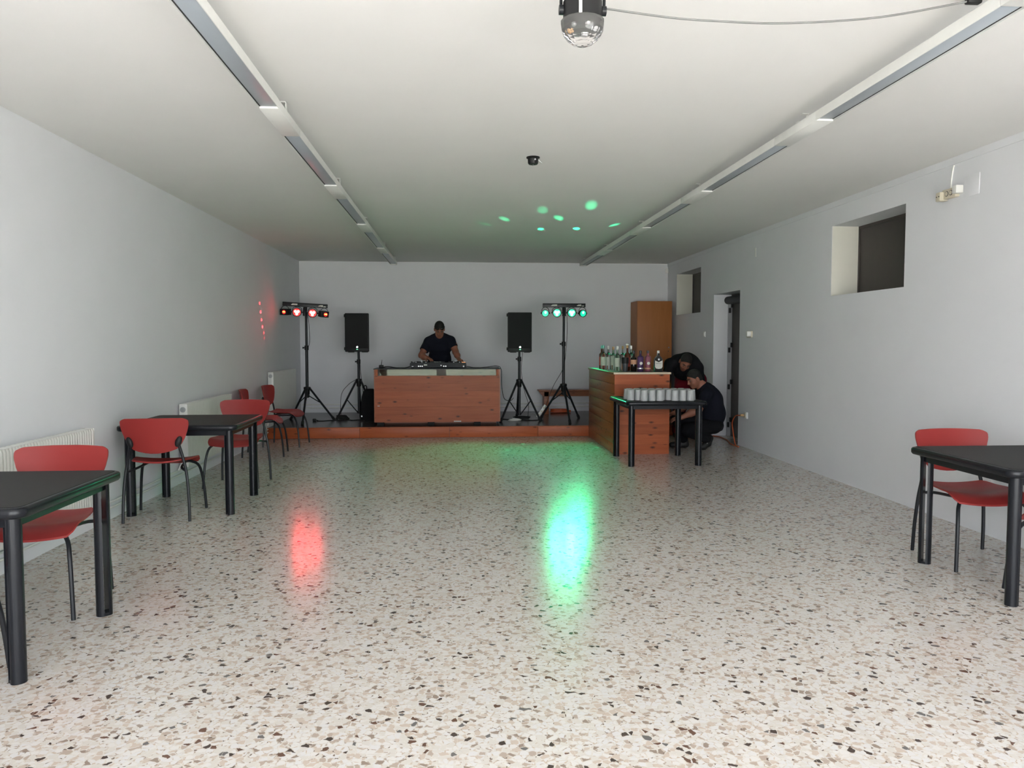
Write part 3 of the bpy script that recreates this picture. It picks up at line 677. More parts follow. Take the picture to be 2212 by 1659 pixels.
def bottle(x, y, h, r, glass, label, cap, lab=None, neck=0.28, capm=None, sh=0.10, group='bottles on the bar counter', liquid=None, lz=(0.16, 0.52)):
    o = root('bottle', label, 'bottle', (x, y, ZB), 0, group)
    hb = h*(1-neck-sh); rn = r*0.36
    prof = [(r*0.9, 0.0), (r, 0.006), (r, hb)]+[(rn+(r-rn)*(0.5+0.5*math.cos(PI*t)), hb+h*sh*t) for t in (0.25, 0.5, 0.75, 1.0)]+[(rn*0.92, h*0.90), (rn*0.92, h*0.985)]
    part('glass_body', B().lathe(prof, seg=20), glass, o)
    if cap: part('cap', B().lathe([(rn*1.1, h*0.865), (rn*1.12, h*0.99), (rn*0.95, h), (0, h)], seg=16), cap, o)
    if lab:
        z0, z1 = lz[0]*h, lz[1]*h; a0, a1 = -PI*0.92, -PI*0.08; n = 12; vs = []
        for rr in (r*1.012, r*1.03):
            for z in (z0, z1):
                for k in range(n+1): a = a0+(a1-a0)*k/n; vs.append((rr*math.cos(a), rr*math.sin(a), z))
        m = n+1; fs = []
        for k in range(n): fs += [(k, m+k, m+k+1, k+1), (2*m+k, 2*m+k+1, 3*m+k+1, 3*m+k), (k, k+1, 2*m+k+1, 2*m+k), (m+k, 3*m+k, 3*m+k+1, m+k+1)]
        fs += [(0, 2*m, 3*m, m), (n, m+n, 3*m+n, 2*m+n)]
        part('paper_label', B().add(vs, fs), lab, o)
    return o
bottle(2.055, 10.62, 0.33, 0.036, 'glass_amber', 'dark red bottle with teal-lit cap at far left of the bar', 'cap_green_lit', 'label_red')
bottle(2.040, 10.42, 0.335, 0.040, 'glass', 'clear bottle with white label and teal-lit cap on bar corner', 'cap_green_lit', 'paper_green')
bottle(2.120, 10.46, 0.325, 0.036, 'glass', 'clear bottle with white cap, second from left on the bar', 'white_plastic', 'paper')
bottle(2.150, 10.28, 0.315, 0.040, 'glass_green_lit', 'clear round-shouldered bottle with pale tall label beside black tumbler', 'cap_gold', 'paper_green', lz=(0.2, 0.6))
bottle(2.125, 9.90, 0.322, 0.036, 'glass_green_lit', 'clear green-lit bottle left of the bar shaker', 'white_plastic', 'paper_green')
bottle(2.255, 10.16, 0.325, 0.034, 'glass', 'clear bottle half hidden behind the bar shaker', 'cap_gold', None)
bottle(2.250, 9.86, 0.345, 0.038, 'glass_amber', 'tall bottle with white and gold cap and red white label', 'cap_gold', 'label_red')
wc = B().lathe([(0.017, 0.0), (0.022, 0.004), (0.022, 0.016), (0.0, 0.03)], (0, 0, 0.335), 14)
part('cap_top', wc, 'white_plastic', [o for o in COL.objects if o.get('label', '').startswith('tall bottle with white')][0])
bottle(2.335, 10.02, 0.33, 0.036, 'glass', 'clear bottle with white cap behind the tall gold-capped one', 'white_plastic', 'paper')
bottle(2.287, 9.66, 0.268, 0.039, 'glass_dark', 'black rum-style bottle with round gold label', 'cap_dark', 'label_gold', lz=(0.34, 0.56))
bottle(2.366, 9.62, 0.268, 0.040, 'glass_purple', 'purple bottle with round white emblem', 'cap_dark', None, neck=0.22, sh=0.09)
bottle(2.463, 9.62, 0.268, 0.038, 'glass_pink', 'pink bottle with round white emblem and dark cap', 'cap_dark', None, neck=0.22, sh=0.09)
for nm in ('purple bottle', 'pink bottle'):
    o = [q for q in COL.objects if q.get('label', '').startswith(nm)][0]
    part('emblem', B().disc((0, -0.0405, 0.105), 0.019, 0.004, 'y', 20), 'paper', o)
    part('foot_band', B().lathe([(0.0405, 0.03), (0.0412, 0.032), (0.0412, 0.045), (0.0405, 0.047)], seg=20), 'silver' if nm[0] == 'p' and nm[1] == 'u' else 'label_gold', o)
wk = root('bottle', 'squat dark whisky bottle with cream shield label at right end', 'bottle', (2.590, 9.585, ZB), 0, 'bottles on the bar counter')
pr = [(-0.050, 0.0), (-0.053, 0.006), (-0.053, 0.135), (-0.047, 0.165), (-0.030, 0.188), (-0.014, 0.200), (-0.013, 0.235), (0.013, 0.235), (0.014, 0.200), (0.030, 0.188), (0.047, 0.165), (0.053, 0.135), (0.053, 0.006), (0.050, 0.0)]
XZ = Matrix(((1, 0, 0, 0), (0, 0, 1, 0), (0, 1, 0, 0), (0, 0, 0, 1)))
part('glass_body', B().prism(pr, -0.026, 0.026, XZ), 'glass_dark', wk)
part('cap', B().lathe([(0.015, 0.212), (0.016, 0.262), (0.013, 0.268), (0, 0.268)], seg=16), 'white_plastic', wk)
lb = part('paper_label', B().prism([(-0.048, 0.060), (-0.036, 0.040), (0.0, 0.034), (0.036, 0.040), (0.048, 0.060), (0.048, 0.142), (0.018, 0.128), (0.0, 0.120), (-0.018, 0.128), (-0.048, 0.142)], -0.0285, -0.0262, XZ), 'paper', wk)
tm = text_mesh("Ballantine's", 0.017); tm.transform(Matrix.Translation((0, -0.0288, 0.104)) @ Matrix.Rotation(PI/2, 4, 'X')); link('lettering', tm, 'dark_print', lb, None)
part('crest', B().disc((0, -0.027, 0.155), 0.012, 0.003, 'y', 16), 'grey_metal', wk)
sk = root('bar_shaker', 'dark two-part cocktail shaker standing on the bar', 'shaker', (2.185, 9.70, ZB))
part('lower_cup', B().lathe([(0.030, 0.0), (0.041, 0.118), (0.0, 0.118)], seg=24), 'shaker', sk)
part('upper_cup', B().lathe([(0.043, 0.100), (0.045, 0.104), (0.047, 0.172), (0.044, 0.180), (0.0, 0.181)], seg=24), 'black_plastic', sk)
tmb = root('tumbler', 'tall plain black tumbler beside the left bottles', 'tumbler', (2.190, 10.20, ZB))
part('body', B().lathe([(0.024, 0.0), (0.031, 0.205), (0.029, 0.205), (0.022, 0.006), (0.0, 0.006)], seg=20), 'black_plastic', tmb)
part('rim', B().lathe([(0.031, 0.200), (0.033, 0.205), (0.031, 0.209), (0.029, 0.205)], seg=20), 'black_plastic', tmb)

# ------------------------------------------------------------------ plastic cups, upside down on the table
cp = root('plastic_cup', 'frosted plastic cup upside down among many on the black table', 'cup', (0, 0, 0), 0, 'plastic cups on the table')
part('wall', B().lathe([(0.042, 0.0), (0.0425, 0.004), (0.0395, 0.06), (0.036, 0.118), (0.034, 0.1205), (0.0, 0.1205), (0.0, 0.118), (0.0335, 0.117), (0.0405, 0.002)], seg=20), 'frosted', cp)
part('rim', B().lathe([(0.0415, 0.0), (0.0435, 0.0015), (0.0435, 0.004), (0.0422, 0.0055)], seg=20), 'frosted', cp)
spots = []
for rrow in range(5):
    for k in range(9):
        x = 1.998+0.0895*k+(0.0447 if rrow % 2 == 0 else 0.0); y = 8.475+0.092*rrow
        if x > 2.74: continue
        if rrow == 0 and k in (0, 4): continue
        spots.append((rrow, k, x+random.uniform(-.0008, .0008), y+random.uniform(-.001, .001)))
ORD = ('leftmost', 'second', 'third', 'fourth', 'fifth', 'sixth', 'rightmost')
nf = [q for q in spots if q[0] == 0]
for i, (rw, k, x, y) in enumerate(spots):
    o = cp if i == 0 else copy_tree(cp)
    if rw == 0:
        j = nf.index((rw, k, x, y)); nm_ = ORD[j] if j < 6 else ('rightmost' if j == len(nf)-1 else 'seventh')
        o['label'] = 'upside-down frosted plastic cup, %s in the front row on table' % (nm_ if nm_.endswith('most') else nm_+' from left')
    else: o['label'] = 'upside-down frosted plastic cup standing behind the front row on table'
    o.location = (x, y, 0.7405); o.rotation_euler = (0, 0, random.uniform(0, 6))

# ================================================================== cupboard, bench, bag on the stage
cb = root('cupboard', 'tall orange-brown wooden cupboard in the far right corner', 'cupboard', (3.47, 13.10, ST))
part('carcass', B().bb(-0.31, 0.31, 0.022, 0.50, 0.0, 1.967), 'veneer', cb)
d = part('door', B().rbox((0, 0.010, 0.985), (0.614, 0.020, 1.955), 0.002), 'veneer', cb)
part('keyhole_plate', B().disc((0.255, -0.002, 1.155), 0.012, 0.004, 'y', 14), 'silver', d); part('lock', B().disc((0.247, -0.002, 1.09), 0.009, 0.004, 'y', 12), 'door_brown', d)
bn = root('bench', 'brown wooden bench against the wall behind the green light stand', 'bench', (2.10, 13.20, ST))
part('seat_board', B().rbox((0, 0, 0.403), (1.34, 0.30, 0.026), 0.008), 'pine_bench', bn)
part('apron', B().prism([(-0.60, 0.31), (-0.655, 0.372), (-0.66, 0.388), (0.66, 0.388), (0.655, 0.372), (0.60, 0.31)], -0.13, -0.105, XZ), 'pine_bench', bn)
for s in (-1, 1): part('leg', B().rbox((s*0.535, 0, 0.195), (0.085, 0.26, 0.39), 0.004), 'pine_bench', bn)
cl = root('coiled_cord', 'orange extension cord coiled on stage under the bench', 'cord', (1.83, 13.33, ST))
b = B(); pts = []
for k in range(60): a = k*0.62; q = 1+0.06*math.sin(k*1.7); pts.append((0.155*q*math.cos(a), 0.075*q*math.sin(a), 0.010+0.0009*k))
part('coil', b.tube(pts, 0.008, seg=6, sm=2), 'orange_cord', cl)
part('socket_end', B().rbox((0.17, 0.02, 0.025), (0.07, 0.035, 0.035), 0.008), 'orange_cord', cl)
ps = root('power_strip', 'white power strip leaning against the green light stand leg', 'power strip', (1.335, 12.20, ST))
M = Matrix.Translation((0.045, 0.02, 0.130)) @ Matrix.Rotation(0.62, 4, 'Y')
part('body', B().rbox((0, 0, 0), (0.05, 0.05, 0.24), 0.010, 2, M), 'white_plastic', ps)
for k in (-1, 0, 1): part('outlet', B().disc((0, 0, 0), 0.016, 0.004, 'y', 14), 'cream_plastic', ps).matrix_local = M @ Matrix.Translation((0, -0.027, k*0.068))
bg = root('gear_bag', 'black soft bag slumped against left side of the pine counter', 'bag', (-1.40, 12.30, ST))
b = B()
prof = [(0.00, 0.13, 0.12), (0.10, 0.14, 0.13), (0.25, 0.135, 0.12), (0.38, 0.12, 0.10), (0.46, 0.10, 0.075), (0.50, 0.06, 0.04)]
vs = []; sg = 18
for z, rx, ry in prof:
    for k in range(sg): a = 2*PI*k/sg; q = 1+0.05*math.sin(3*a+z*9); vs.append((rx*q*math.copysign(abs(math.cos(a))**0.7, math.cos(a))+0.04*z, ry*q*math.copysign(abs(math.sin(a))**0.7, math.sin(a)), z))
fs = [(i*sg+k, i*sg+(k+1) % sg, (i+1)*sg+(k+1) % sg, (i+1)*sg+k) for i in range(len(prof)-1) for k in range(sg)]+[tuple(range(sg-1, -1, -1)), tuple((len(prof)-1)*sg+k for k in range(sg))]
part('body', b.add(vs, fs), 'fabric_black', bg, sharp=60)
part('handle', B().tube([(-0.06, -0.02, 0.49), (-0.075, -0.02, 0.53), (-0.05, -0.02, 0.555), (-0.03, -0.02, 0.535), (-0.03, -0.02, 0.49)], 0.008, sm=4), 'fabric_black', bg)
part('buckle', B().disc((-0.10, -0.11, 0.07), 0.012, 0.008, 'y', 12), 'grey_metal', bg)
# cables on the stage floor
zc = ST+0.006
cable('black cable looping on stage behind the left speaker stand', (-2.0, 12.4, ST), [(-2.20, 12.15, zc), (-2.10, 12.14, zc), (-2.0, 12.22, zc), (-1.85, 12.30, zc), (-1.75, 12.36, zc), (-1.66, 12.22, zc), (-1.56, 12.26, zc), (-1.45, 12.16, zc)], 0.006)
thing('plug', B().rbox((0, 0, 0.02), (0.055, 0.05, 0.04), 0.010).tube([(0.02, 0, 0.018), (0.06, 0, 0.01)], 0.008), 'black_plastic', 'black plug lying on stage beside the red light stand', 'plug', (-2.235, 12.15, ST))
thing('cable_heap', B().tube([(0.10*math.cos(k*1.9)*(1+0.4*math.sin(k*2.3)), 0.07*math.sin(k*1.9), 0.008+0.0035*k) for k in range(16)], 0.009, seg=6, sm=4), 'black_rubber', 'heap of black cable between the two left stands', 'cable', (-1.83, 12.42, ST), sharp=60)
thing('cable_heap', B().tube([(0.12*math.cos(k*1.7)*(1+0.3*math.sin(k*2.9)), 0.08*math.sin(k*1.7), 0.008+0.003*k) for k in range(14)], 0.006, seg=6, sm=4), 'black_rubber', 'heap of cable under the right speaker stand', 'cable', (1.06, 12.2, ST), sharp=60)
thing('cable_heap', B().tube([(0.10*math.cos(k*1.5+1)*(1+0.3*math.sin(k*2.1)), 0.07*math.sin(k*1.5+1), 0.005+0.003*k) for k in range(10)], 0.005, seg=6, sm=4), 'white_plastic', 'thin white cable looped under the right speaker stand', 'cable', (0.93, 11.98, ST), sharp=60)
cable('black cable lying from counter toward the right speaker stand', (0.8, 12.1, ST), [(0.72, 12.25, zc), (0.88, 12.12, zc), (1.10, 12.05, zc), (1.22, 12.0, zc), (1.36, 12.08, zc)], 0.006)
cable('grey cable arching from the right stand to the power strip', (1.2, 12.45, ST), [(1.12, 12.5, zc), (1.20, 12.5, zc+0.05), (1.27, 12.42, zc+0.07), (1.34, 12.3, zc+0.045), (1.37, 12.235, zc+0.06)], 0.005, 'door_frame')

# ================================================================== tripods, speakers, light bars
def tripod(label, loc, hub, feet, top, r0, collars, name, low=0.10):
    t = root(name, label, 'stand', loc)
    part('pole', B().tube([(0, 0, low+0.02), (0, 0, top)], [r0, r0], seg=14), 'black_metal', t)
    part('lower_tube', B().tube([(0, 0, low-0.025), (0, 0, collars[0])], r0*1.22, seg=14), 'black_metal', t)
    part('hub', B().lathe([(r0*1.6, hub-0.10), (r0*2.0, hub-0.09), (r0*2.2, hub-0.02), (r0*2.9, hub-0.01), (r0*2.9, hub+0.022), (r0*1.7, hub+0.03)], seg=18), 'black_plastic', t)
    part('brace_collar', B().lathe([(r0*1.9, low-0.018), (r0*1.9, low+0.018)], seg=16), 'black_plastic', t)
    for fx, fy in feet:
        d = Vector((fx, fy, 0)).normalized(); st = d*r0*2.3+Vector((0, 0, hub)); en = Vector((fx, fy, 0.012))
        lg = part('leg', B().tube([st, en], 0.0165, seg=10), 'black_metal', t)
        part('rubber_foot', B().tube([en+(st-en)*0.07, en, Vector((fx, fy, 0.0))+d*0.008], 0.022, seg=10), 'black_rubber', lg)
        mid = st.lerp(en, 0.50 if low < 0.2 else 0.48); part('brace', B().tube([d*r0*1.7+Vector((0, 0, low)), mid], 0.008, seg=8), 'black_metal', t)
    for z in collars:
        c = part('collar', B().lathe([(r0*1.65, z-0.035), (r0*1.75, z-0.03), (r0*1.75, z+0.03), (r0*1.5, z+0.036)], seg=16), 'black_plastic', t)
        part('knob', B().tube([(-r0*1.5, -0.005, z), (-r0*3.2, -0.01, z)], [0.007, 0.016], seg=10), 'black_plastic', c)
    return t
def speaker(label, loc, rz):
    s = root('loudspeaker', label, 'loudspeaker', loc, rz, 'loudspeakers on tripod stands')
    pl = [(-0.190, 0.0), (0.190, 0.0), (0.190, 0.13), (0.135, 0.33), (-0.135, 0.33), (-0.190, 0.13)]
    bm = bmesh.new(); vv = [bm.verts.new((x, y, z)) for z in (0.0, 0.625) for x, y in pl]
    n = len(pl); bm.faces.new(vv[:n][::-1]); bm.faces.new(vv[n:])
    for i in range(n): bm.faces.new((vv[i], vv[(i+1) % n], vv[n+(i+1) % n], vv[n+i]))
    bmesh.ops.bevel(bm, geom=bm.edges[:], offset=0.012, segments=2, profile=0.5, affect='EDGES'); bm.verts.index_update()
    part('cabinet', B().add([v.co.copy() for v in bm.verts], [tuple(v.index for v in f.verts) for f in bm.faces]), 'black_plastic', s); bm.free()
    part('grille', B().rbox((0, -0.004, 0.335), (0.352, 0.014, 0.555), 0.006), 'grille', s)
    part('logo_badge', B().disc((0.005, -0.013, 0.078), 0.016, 0.004, 'y', 18), 'silver', s)
    part('status_light', B().bb(-0.008, 0.018, -0.0135, -0.011, 0.034, 0.045), 'led_blue_dot', s)
    for z in (0.05, 0.585): part('side_foot', B().rbox((-0.197, 0.06, z), (0.02, 0.05, 0.05), 0.008), 'black_rubber', s)
    for x in (-0.10, 0.12): part('base_foot', B().rbox((x, 0.10, -0.004), (0.10, 0.05, 0.012), 0.003), 'black_rubber', s)
    return s
tripod('black tripod stand holding the loudspeaker left of the counter', (-1.595, 12.62, ST), 0.62, [(-0.33, -0.20), (0.30, -0.15), (-0.02, 0.38)], 1.10, 0.0175, [0.93], 'speaker_stand')
speaker('black loudspeaker left of the pine counter, reddish in the light', (-1.600, 12.47, ST+1.092), 0.05)
tripod('black tripod stand holding the loudspeaker right of the counter', (1.010, 12.10, ST), 0.63, [(-0.315, -0.30), (0.32, -0.16), (-0.01, 0.40)], 1.10, 0.0175, [0.98], 'speaker_stand')
speaker('black loudspeaker right of the pine counter, next to green lights', (1.005, 11.95, ST+1.092), -0.04)
tripod('black tripod stand carrying the red light bar', (-2.335, 12.12, ST), 0.52, [(0.02, -0.51), (0.37, 0.24), (-0.33, 0.34)], 1.82, 0.019, [1.16], 'light_stand', 0.40)
tripod('black tripod stand carrying the green light bar', (1.712, 12.02, ST), 0.56, [(-0.34, 0.22), (0.03, -0.50), (0.30, 0.33)], 1.80, 0.019, [1.22], 'light_stand', 0.43)
def light_bar(label, loc, rz, roll, led, lens, boxy):
    t = root('light_bar', label, 'stage light', loc, rz, 'stage light bars'); t.rotation_euler = (0, roll, rz)
    part('bar', B().rbox((0, 0, 0), (0.68, 0.06, 0.062), 0.004), 'black_metal', t)
    part('clamp', B().lathe([(0.026, -0.17), (0.030, -0.165), (0.030, -0.04), (0.024, -0.03)], seg=14), 'black_metal', t)
    for x0, x1 in ((-0.215, -0.115), (0.195, 0.27)):   # printed white marks on the bar front
        part('logo_mark', B().prism([(x0, -0.006), (x0+0.03, 0.012), (x1, 0.014), (x1, -0.012), (x0+0.012, -0.012)], 0.0301, 0.0306, Matrix(((1, 0, 0, 0), (0, 0, -1, 0), (0, 1, 0, 0), (0, 0, 0, 1)))), 'paper', t)
    part('logo_mark', B().prism([(0.275, -0.016), (0.285, -0.004), (0.315, -0.004), (0.312, -0.016)], 0.0301, 0.0306, Matrix(((1, 0, 0, 0), (0, 0, -1, 0), (0, 1, 0, 0), (0, 0, 0, 1)))), 'paper', t)
    for i, (x, z, yaw, tilt) in enumerate(((-0.300, -0.125, -0.5 if boxy else -0.15, 0.12), (-0.118, -0.118, 0.0, 0.10), (0.118, -0.118, 0.0, 0.10), (0.292, -0.125, 0.5 if boxy else 0.15, 0.12))):
        M = Matrix.Translation((x, -0.02, z)) @ Matrix.Rotation(yaw, 4, 'Z') @ Matrix.Rotation(PI/2+tilt, 4, 'X')   # local +z looks toward the room
        outer = i in (0, 3); r = 0.058 if outer else 0.070
        if outer and boxy:
            h = part('effect_head', B().rbox((0, 0, -0.02), (0.135, 0.095, 0.11), 0.006), 'black_metal', t); h.matrix_local = M
            part('lens', B().disc((0.01, 0.0, 0.037), 0.030, 0.006), lens, h); part('led', B().sphere((-0.002, 0.004, 0.041), (0.012, 0.012, 0.006)), 'led_orange', h); part('led', B().sphere((0.022, 0.004, 0.041), (0.011, 0.014, 0.006)), 'led_orange', h)
        else:
            h = part('lamp_head', B().lathe([(r*0.55, -0.07), (r*0.9, -0.05), (r, 0.0), (r, 0.045), (r*0.88, 0.045), (r*0.86, 0.02), (0, 0.018)], seg=24), 'black_metal', t); h.matrix_local = M
            part('lens', B().disc((0, 0, 0.0215), r*0.83, 0.004, seg=24), lens, h)
            if outer: part('led', B().sphere((0.004, 0.014, 0.026), (0.016, 0.018, 0.006)), led, h)
            else:
                for k in range(3): a = PI/6+k*2*PI/3; part('led', B().sphere((0.025*math.cos(a), 0.025*math.sin(a), 0.027), (0.021, 0.021, 0.007)), led, h)
        part('yoke', B().tube([(x-r-0.004, -0.02, z), (x-r*0.9, -0.01, z+0.06), (x-0.02, 0, -0.033), (x+0.02, 0, -0.033), (x+r*0.9, -0.01, z+0.06), (x+r+0.004, -0.02, z)], 0.0045, seg=6, sm=3), 'black_metal', t)
        for s in (-1, 1): part('yoke_knob', B().disc((x+s*(r+0.008), -0.02, z), 0.011, 0.016, 'x', 10), 'black_plastic', t)
    return t
RB, GB = (-2.340, 12.09, 1.985), (1.712, 11.99, 1.990)
light_bar('light bar with four red glowing lamps at left of stage', RB, 0.10, 0.055, 'led_red', 'lens_red', True)
light_bar('light bar with four green glowing lamps right of stage', GB, 0.0, 0.0, 'led_green', 'lens_green', False)
cable('thin black cable hanging down the green light stand', (1.75, 12.0, ST), [(1.755, 11.98, 1.88), (1.765, 11.99, 1.6), (1.745, 11.985, 1.3), (1.70, 11.97, 1.0), (1.55, 11.99, 0.72), (1.45, 12.05, 0.45), (1.41, 12.13, 0.24)], 0.004)
cable('thin black cable hanging down the red light stand', (-2.30, 12.1, ST), [(-2.30, 12.07, 1.85), (-2.285, 12.08, 1.65), (-2.28, 12.08, 1.42), (-2.31, 12.075, 1.30)], 0.004)
cable('black cable drooping from the left speaker to stage floor', (-1.6, 12.6, ST), [(-1.575, 12.60, 1.25), (-1.565, 12.585, 1.0), (-1.545, 12.59, 0.78), (-1.53, 12.62, 0.6), (-1.50, 12.6, 0.35), (-1.47, 12.50, zc)], 0.004)
cable('black cable arching from left speaker stand to cable heap', (-1.7, 12.6, ST), [(-1.63, 12.59, 0.80), (-1.75, 12.56, 0.72), (-1.86, 12.55, 0.58), (-1.885, 12.55, 0.38), (-1.87, 12.5, zc+0.02)], 0.004)
cable('black cable hanging beside the right speaker stand', (1.05, 12.1, ST), [(1.06, 12.07, 1.25), (1.04, 12.06, 1.0), (1.055, 12.07, 0.80), (1.10, 12.1, 0.6), (1.16, 12.13, 0.4), (1.15, 12.16, zc)], 0.004)
# the lamps' own light
for dx in (-0.118, 0.118):
    spot('green_lamp', (GB[0]+dx, GB[1]-0.10, GB[2]-0.125), ((1.15 if dx > 0 else -0.35), 7.3, 0.0), (24.0 if dx > 0 else 13.0), (0.03, 1.0, 0.40), math.radians(64), 0.8, 0.06)
    spot('red_lamp', (RB[0]+dx, RB[1]-0.10, RB[2]-0.125), ((0.9 if dx > 0 else -1.6), 7.2, 0.0), 4.0, RED, math.radians(64), 0.8, 0.06)
for dx, tx in ((-0.29, -0.15), (0.29, 1.35)):
    spot('green_lamp', (GB[0]+dx, GB[1]-0.10, GB[2]-0.125), (tx, 9.35, 0.0), 72.0, (0.02, 1.0, 0.34), math.radians(46), 1.0, 0.05)
src = (GB[0]-0.29, GB[1]-0.10, GB[2]-0.12); src2 = (GB[0]+0.29, GB[1]-0.10, GB[2]-0.12)
for i, (tx, ty) in enumerate(((1.414, 7.935), (0.94, 8.248), (1.184, 8.751), (0.568, 8.862), (0.358, 9.256), (1.073, 9.616), (1.515, 9.544), (1.928, 9.213))):
    spot('green_beam', src if i % 2 else src2, (tx, ty, ZC), (300, 140, 250, 200, 110, 390, 600, 300)[i], GREEN, math.radians(2.2), 0.9, 0.01)
for tx, ty in ((0.405, 10.306), (0.922, 10.411), (1.364, 10.33), (1.876, 9.968), (0.659, 9.838)):
    spot('green_beam', src, (tx, ty, 0.0), 170.0, GREEN, math.radians(2.0), 0.9, 0.01)
srcr = (RB[0]-0.29, RB[1]-0.13, RB[2]-0.12)
for i, (ty, tz) in enumerate(((10.917, 1.952), (10.959, 1.831), (11.003, 1.722), (11.047, 1.625), (11.12, 1.541), (11.141, 1.468))):
    spot('red_beam', (RB[0]+0.29, RB[1]-0.13, RB[2]-0.12), (XL, ty, tz), (90, 130, 130, 130, 60, 30)[i], RED, math.radians(2.6), 0.8, 0.004)
spot('red_wash', (RB[0]-0.118, RB[1]-0.12, RB[2]-0.12), (XL, 11.0, 2.05), 1.4, RED, math.radians(100), 1.0, 0.12)

# ================================================================== people: smooth signed-distance bodies
def nrm(v): v = np.asarray(v, float); return v/np.linalg.norm(v)
class Field:
    """union of tapered capsules and ellipsoids with soft joints, turned into one closed mesh"""
    def __init__(s, h): s.h = h; s.p = []
    def cap(s, a, b, ra, rb=None, k=0.03, cut=None, sub=False): s.p.append(('c', np.array(a, float), np.array(b, float), ra, ra if rb is None else rb, k, cut, sub)); return s
    def chain(s, pts, rs, k=0.03, cut=None):
        for i in range(len(pts)-1): s.cap(pts[i], pts[i+1], rs[i], rs[i+1], k, cut)
        return s
    def ell(s, c, r, R=None, k=0.03, cut=None, sub=False): s.p.append(('e', np.array(c, float), np.array(r, float), np.eye(3) if R is None else np.array(R, float), None, k, cut, sub)); return s
    def mesh(s, name, origin):
        h = s.h; lo = []; hi = []
        for q in s.p:
            if q[7]: continue
            if q[0] == 'c': m = max(q[3], q[4]); lo.append(np.minimum(q[1], q[2])-m); hi.append(np.maximum(q[1], q[2])+m)
            else: m = max(q[2]); lo.append(q[1]-m); hi.append(q[1]+m)
        lo = np.min(lo, 0)-0.03; hi = np.max(hi, 0)+0.03
        n = np.ceil((hi-lo)/h).astype(int)+1; D = np.full(n, 0.5, np.float32)
        ax = [lo[i]+h*np.arange(n[i]) for i in range(3)]
        for q in s.p:
            k = q[5]; mg = k+0.035
            if q[0] == 'c': m = max(q[3], q[4]); a = np.minimum(q[1], q[2])-m-mg; b = np.maximum(q[1], q[2])+m+mg
            else: m = max(q[2]); a = q[1]-m-mg; b = q[1]+m+mg
            i0 = np.clip(((a-lo)/h).astype(int), 0, n); i1 = np.clip(((b-lo)/h).astype(int)+2, 0, n)
            if np.any(i1 <= i0): continue
            sl = tuple(slice(i0[i], i1[i]) for i in range(3))
            P = np.stack(np.meshgrid(*[ax[i][sl[i]] for i in range(3)], indexing='ij'), -1)
            if q[0] == 'c':
                ab = q[2]-q[1]; L = max(ab@ab, 1e-9); t = np.clip(((P-q[1])@ab)/L, 0, 1)
                d = np.linalg.norm(P-q[1]-t[..., None]*ab, axis=-1)-(q[3]+(q[4]-q[3])*t)
            else:
                v = (P-q[1])@q[3]; k0 = np.linalg.norm(v/q[2], axis=-1); k1 = np.linalg.norm(v/(q[2]**2), axis=-1)+1e-9; d = k0*(k0-1)/k1
            for (cp, cn) in (q[6] or []): d = np.maximum(d, (P-np.array(cp))@nrm(cn))
            o = D[sl]
            if q[7]: hh = np.maximum(k-np.abs(o+d), 0)/k; D[sl] = np.maximum(o, -d)+hh*hh*k*0.25
            else: hh = np.maximum(k-np.abs(o-d), 0)/k; D[sl] = np.minimum(o, d)-hh*hh*k*0.25
        ins = D < 0
        C8 = [(i, j, k) for i in (0, 1) for j in (0, 1) for k in (0, 1)]
        cnt = sum(ins[i:n[0]-1+i, j:n[1]-1+j, k:n[2]-1+k].astype(np.int8) for i, j, k in C8)
        I = np.argwhere((cnt > 0) & (cnt < 8)); idx = -np.ones(n-1, np.int64); idx[I[:, 0], I[:, 1], I[:, 2]] = np.arange(len(I))
        val = np.stack([D[I[:, 0]+i, I[:, 1]+j, I[:, 2]+k] for i, j, k in C8], 1); acc = np.zeros((len(I), 3)); c = np.zeros(len(I))
        for a in range(8):
            for b in range(a+1, 8):
                da = np.array(C8[b])-np.array(C8[a])
                if np.abs(da).sum() != 1: continue
                m = (val[:, a] < 0) != (val[:, b] < 0); t = np.where(m, val[:, a]/np.where(m, val[:, a]-val[:, b], 1), 0)
                acc += m[:, None]*(np.array(C8[a])+t[:, None]*da); c += m
        V = lo+h*(I+acc/c[:, None])-np.array(origin); F = []
        for d in range(3):
            u, w_ = (d+1) % 3, (d+2) % 3
            A = np.take(ins, range(0, n[d]-1), d); Bm = np.take(ins, range(1, n[d]), d); E = np.argwhere(A != Bm)
            E = E[(E[:, u] > 0) & (E[:, w_] > 0) & (E[:, u] < n[u]-1) & (E[:, w_] < n[w_]-1)]
            st = A[E[:, 0], E[:, 1], E[:, 2]]; eu = np.zeros(3, int); eu[u] = 1; ew = np.zeros(3, int); ew[w_] = 1
            q4 = [idx[tuple((E-x).T)] for x in (eu+ew, ew, 0*eu, eu)]; Q = np.stack(q4, 1); Q[~st] = Q[~st][:, ::-1]; F.append(Q)
        F = np.concatenate(F); me = bpy.data.meshes.new(name)
        me.vertices.add(len(V)); me.vertices.foreach_set('co', V.astype(np.float32).ravel())
        me.loops.add(len(F)*4); me.loops.foreach_set('vertex_index', F.astype(np.int32).ravel())
        me.polygons.add(len(F)); me.polygons.foreach_set('loop_start', np.arange(0, len(F)*4, 4, dtype=np.int32))
        me.update(calc_edges=True); me.validate()
        return me
def frame(f, u):
    f = nrm(f); r = nrm(np.cross(f, u)); u = np.cross(r, f); return np.stack([r, f, u], 1)     # columns: right, forward, up
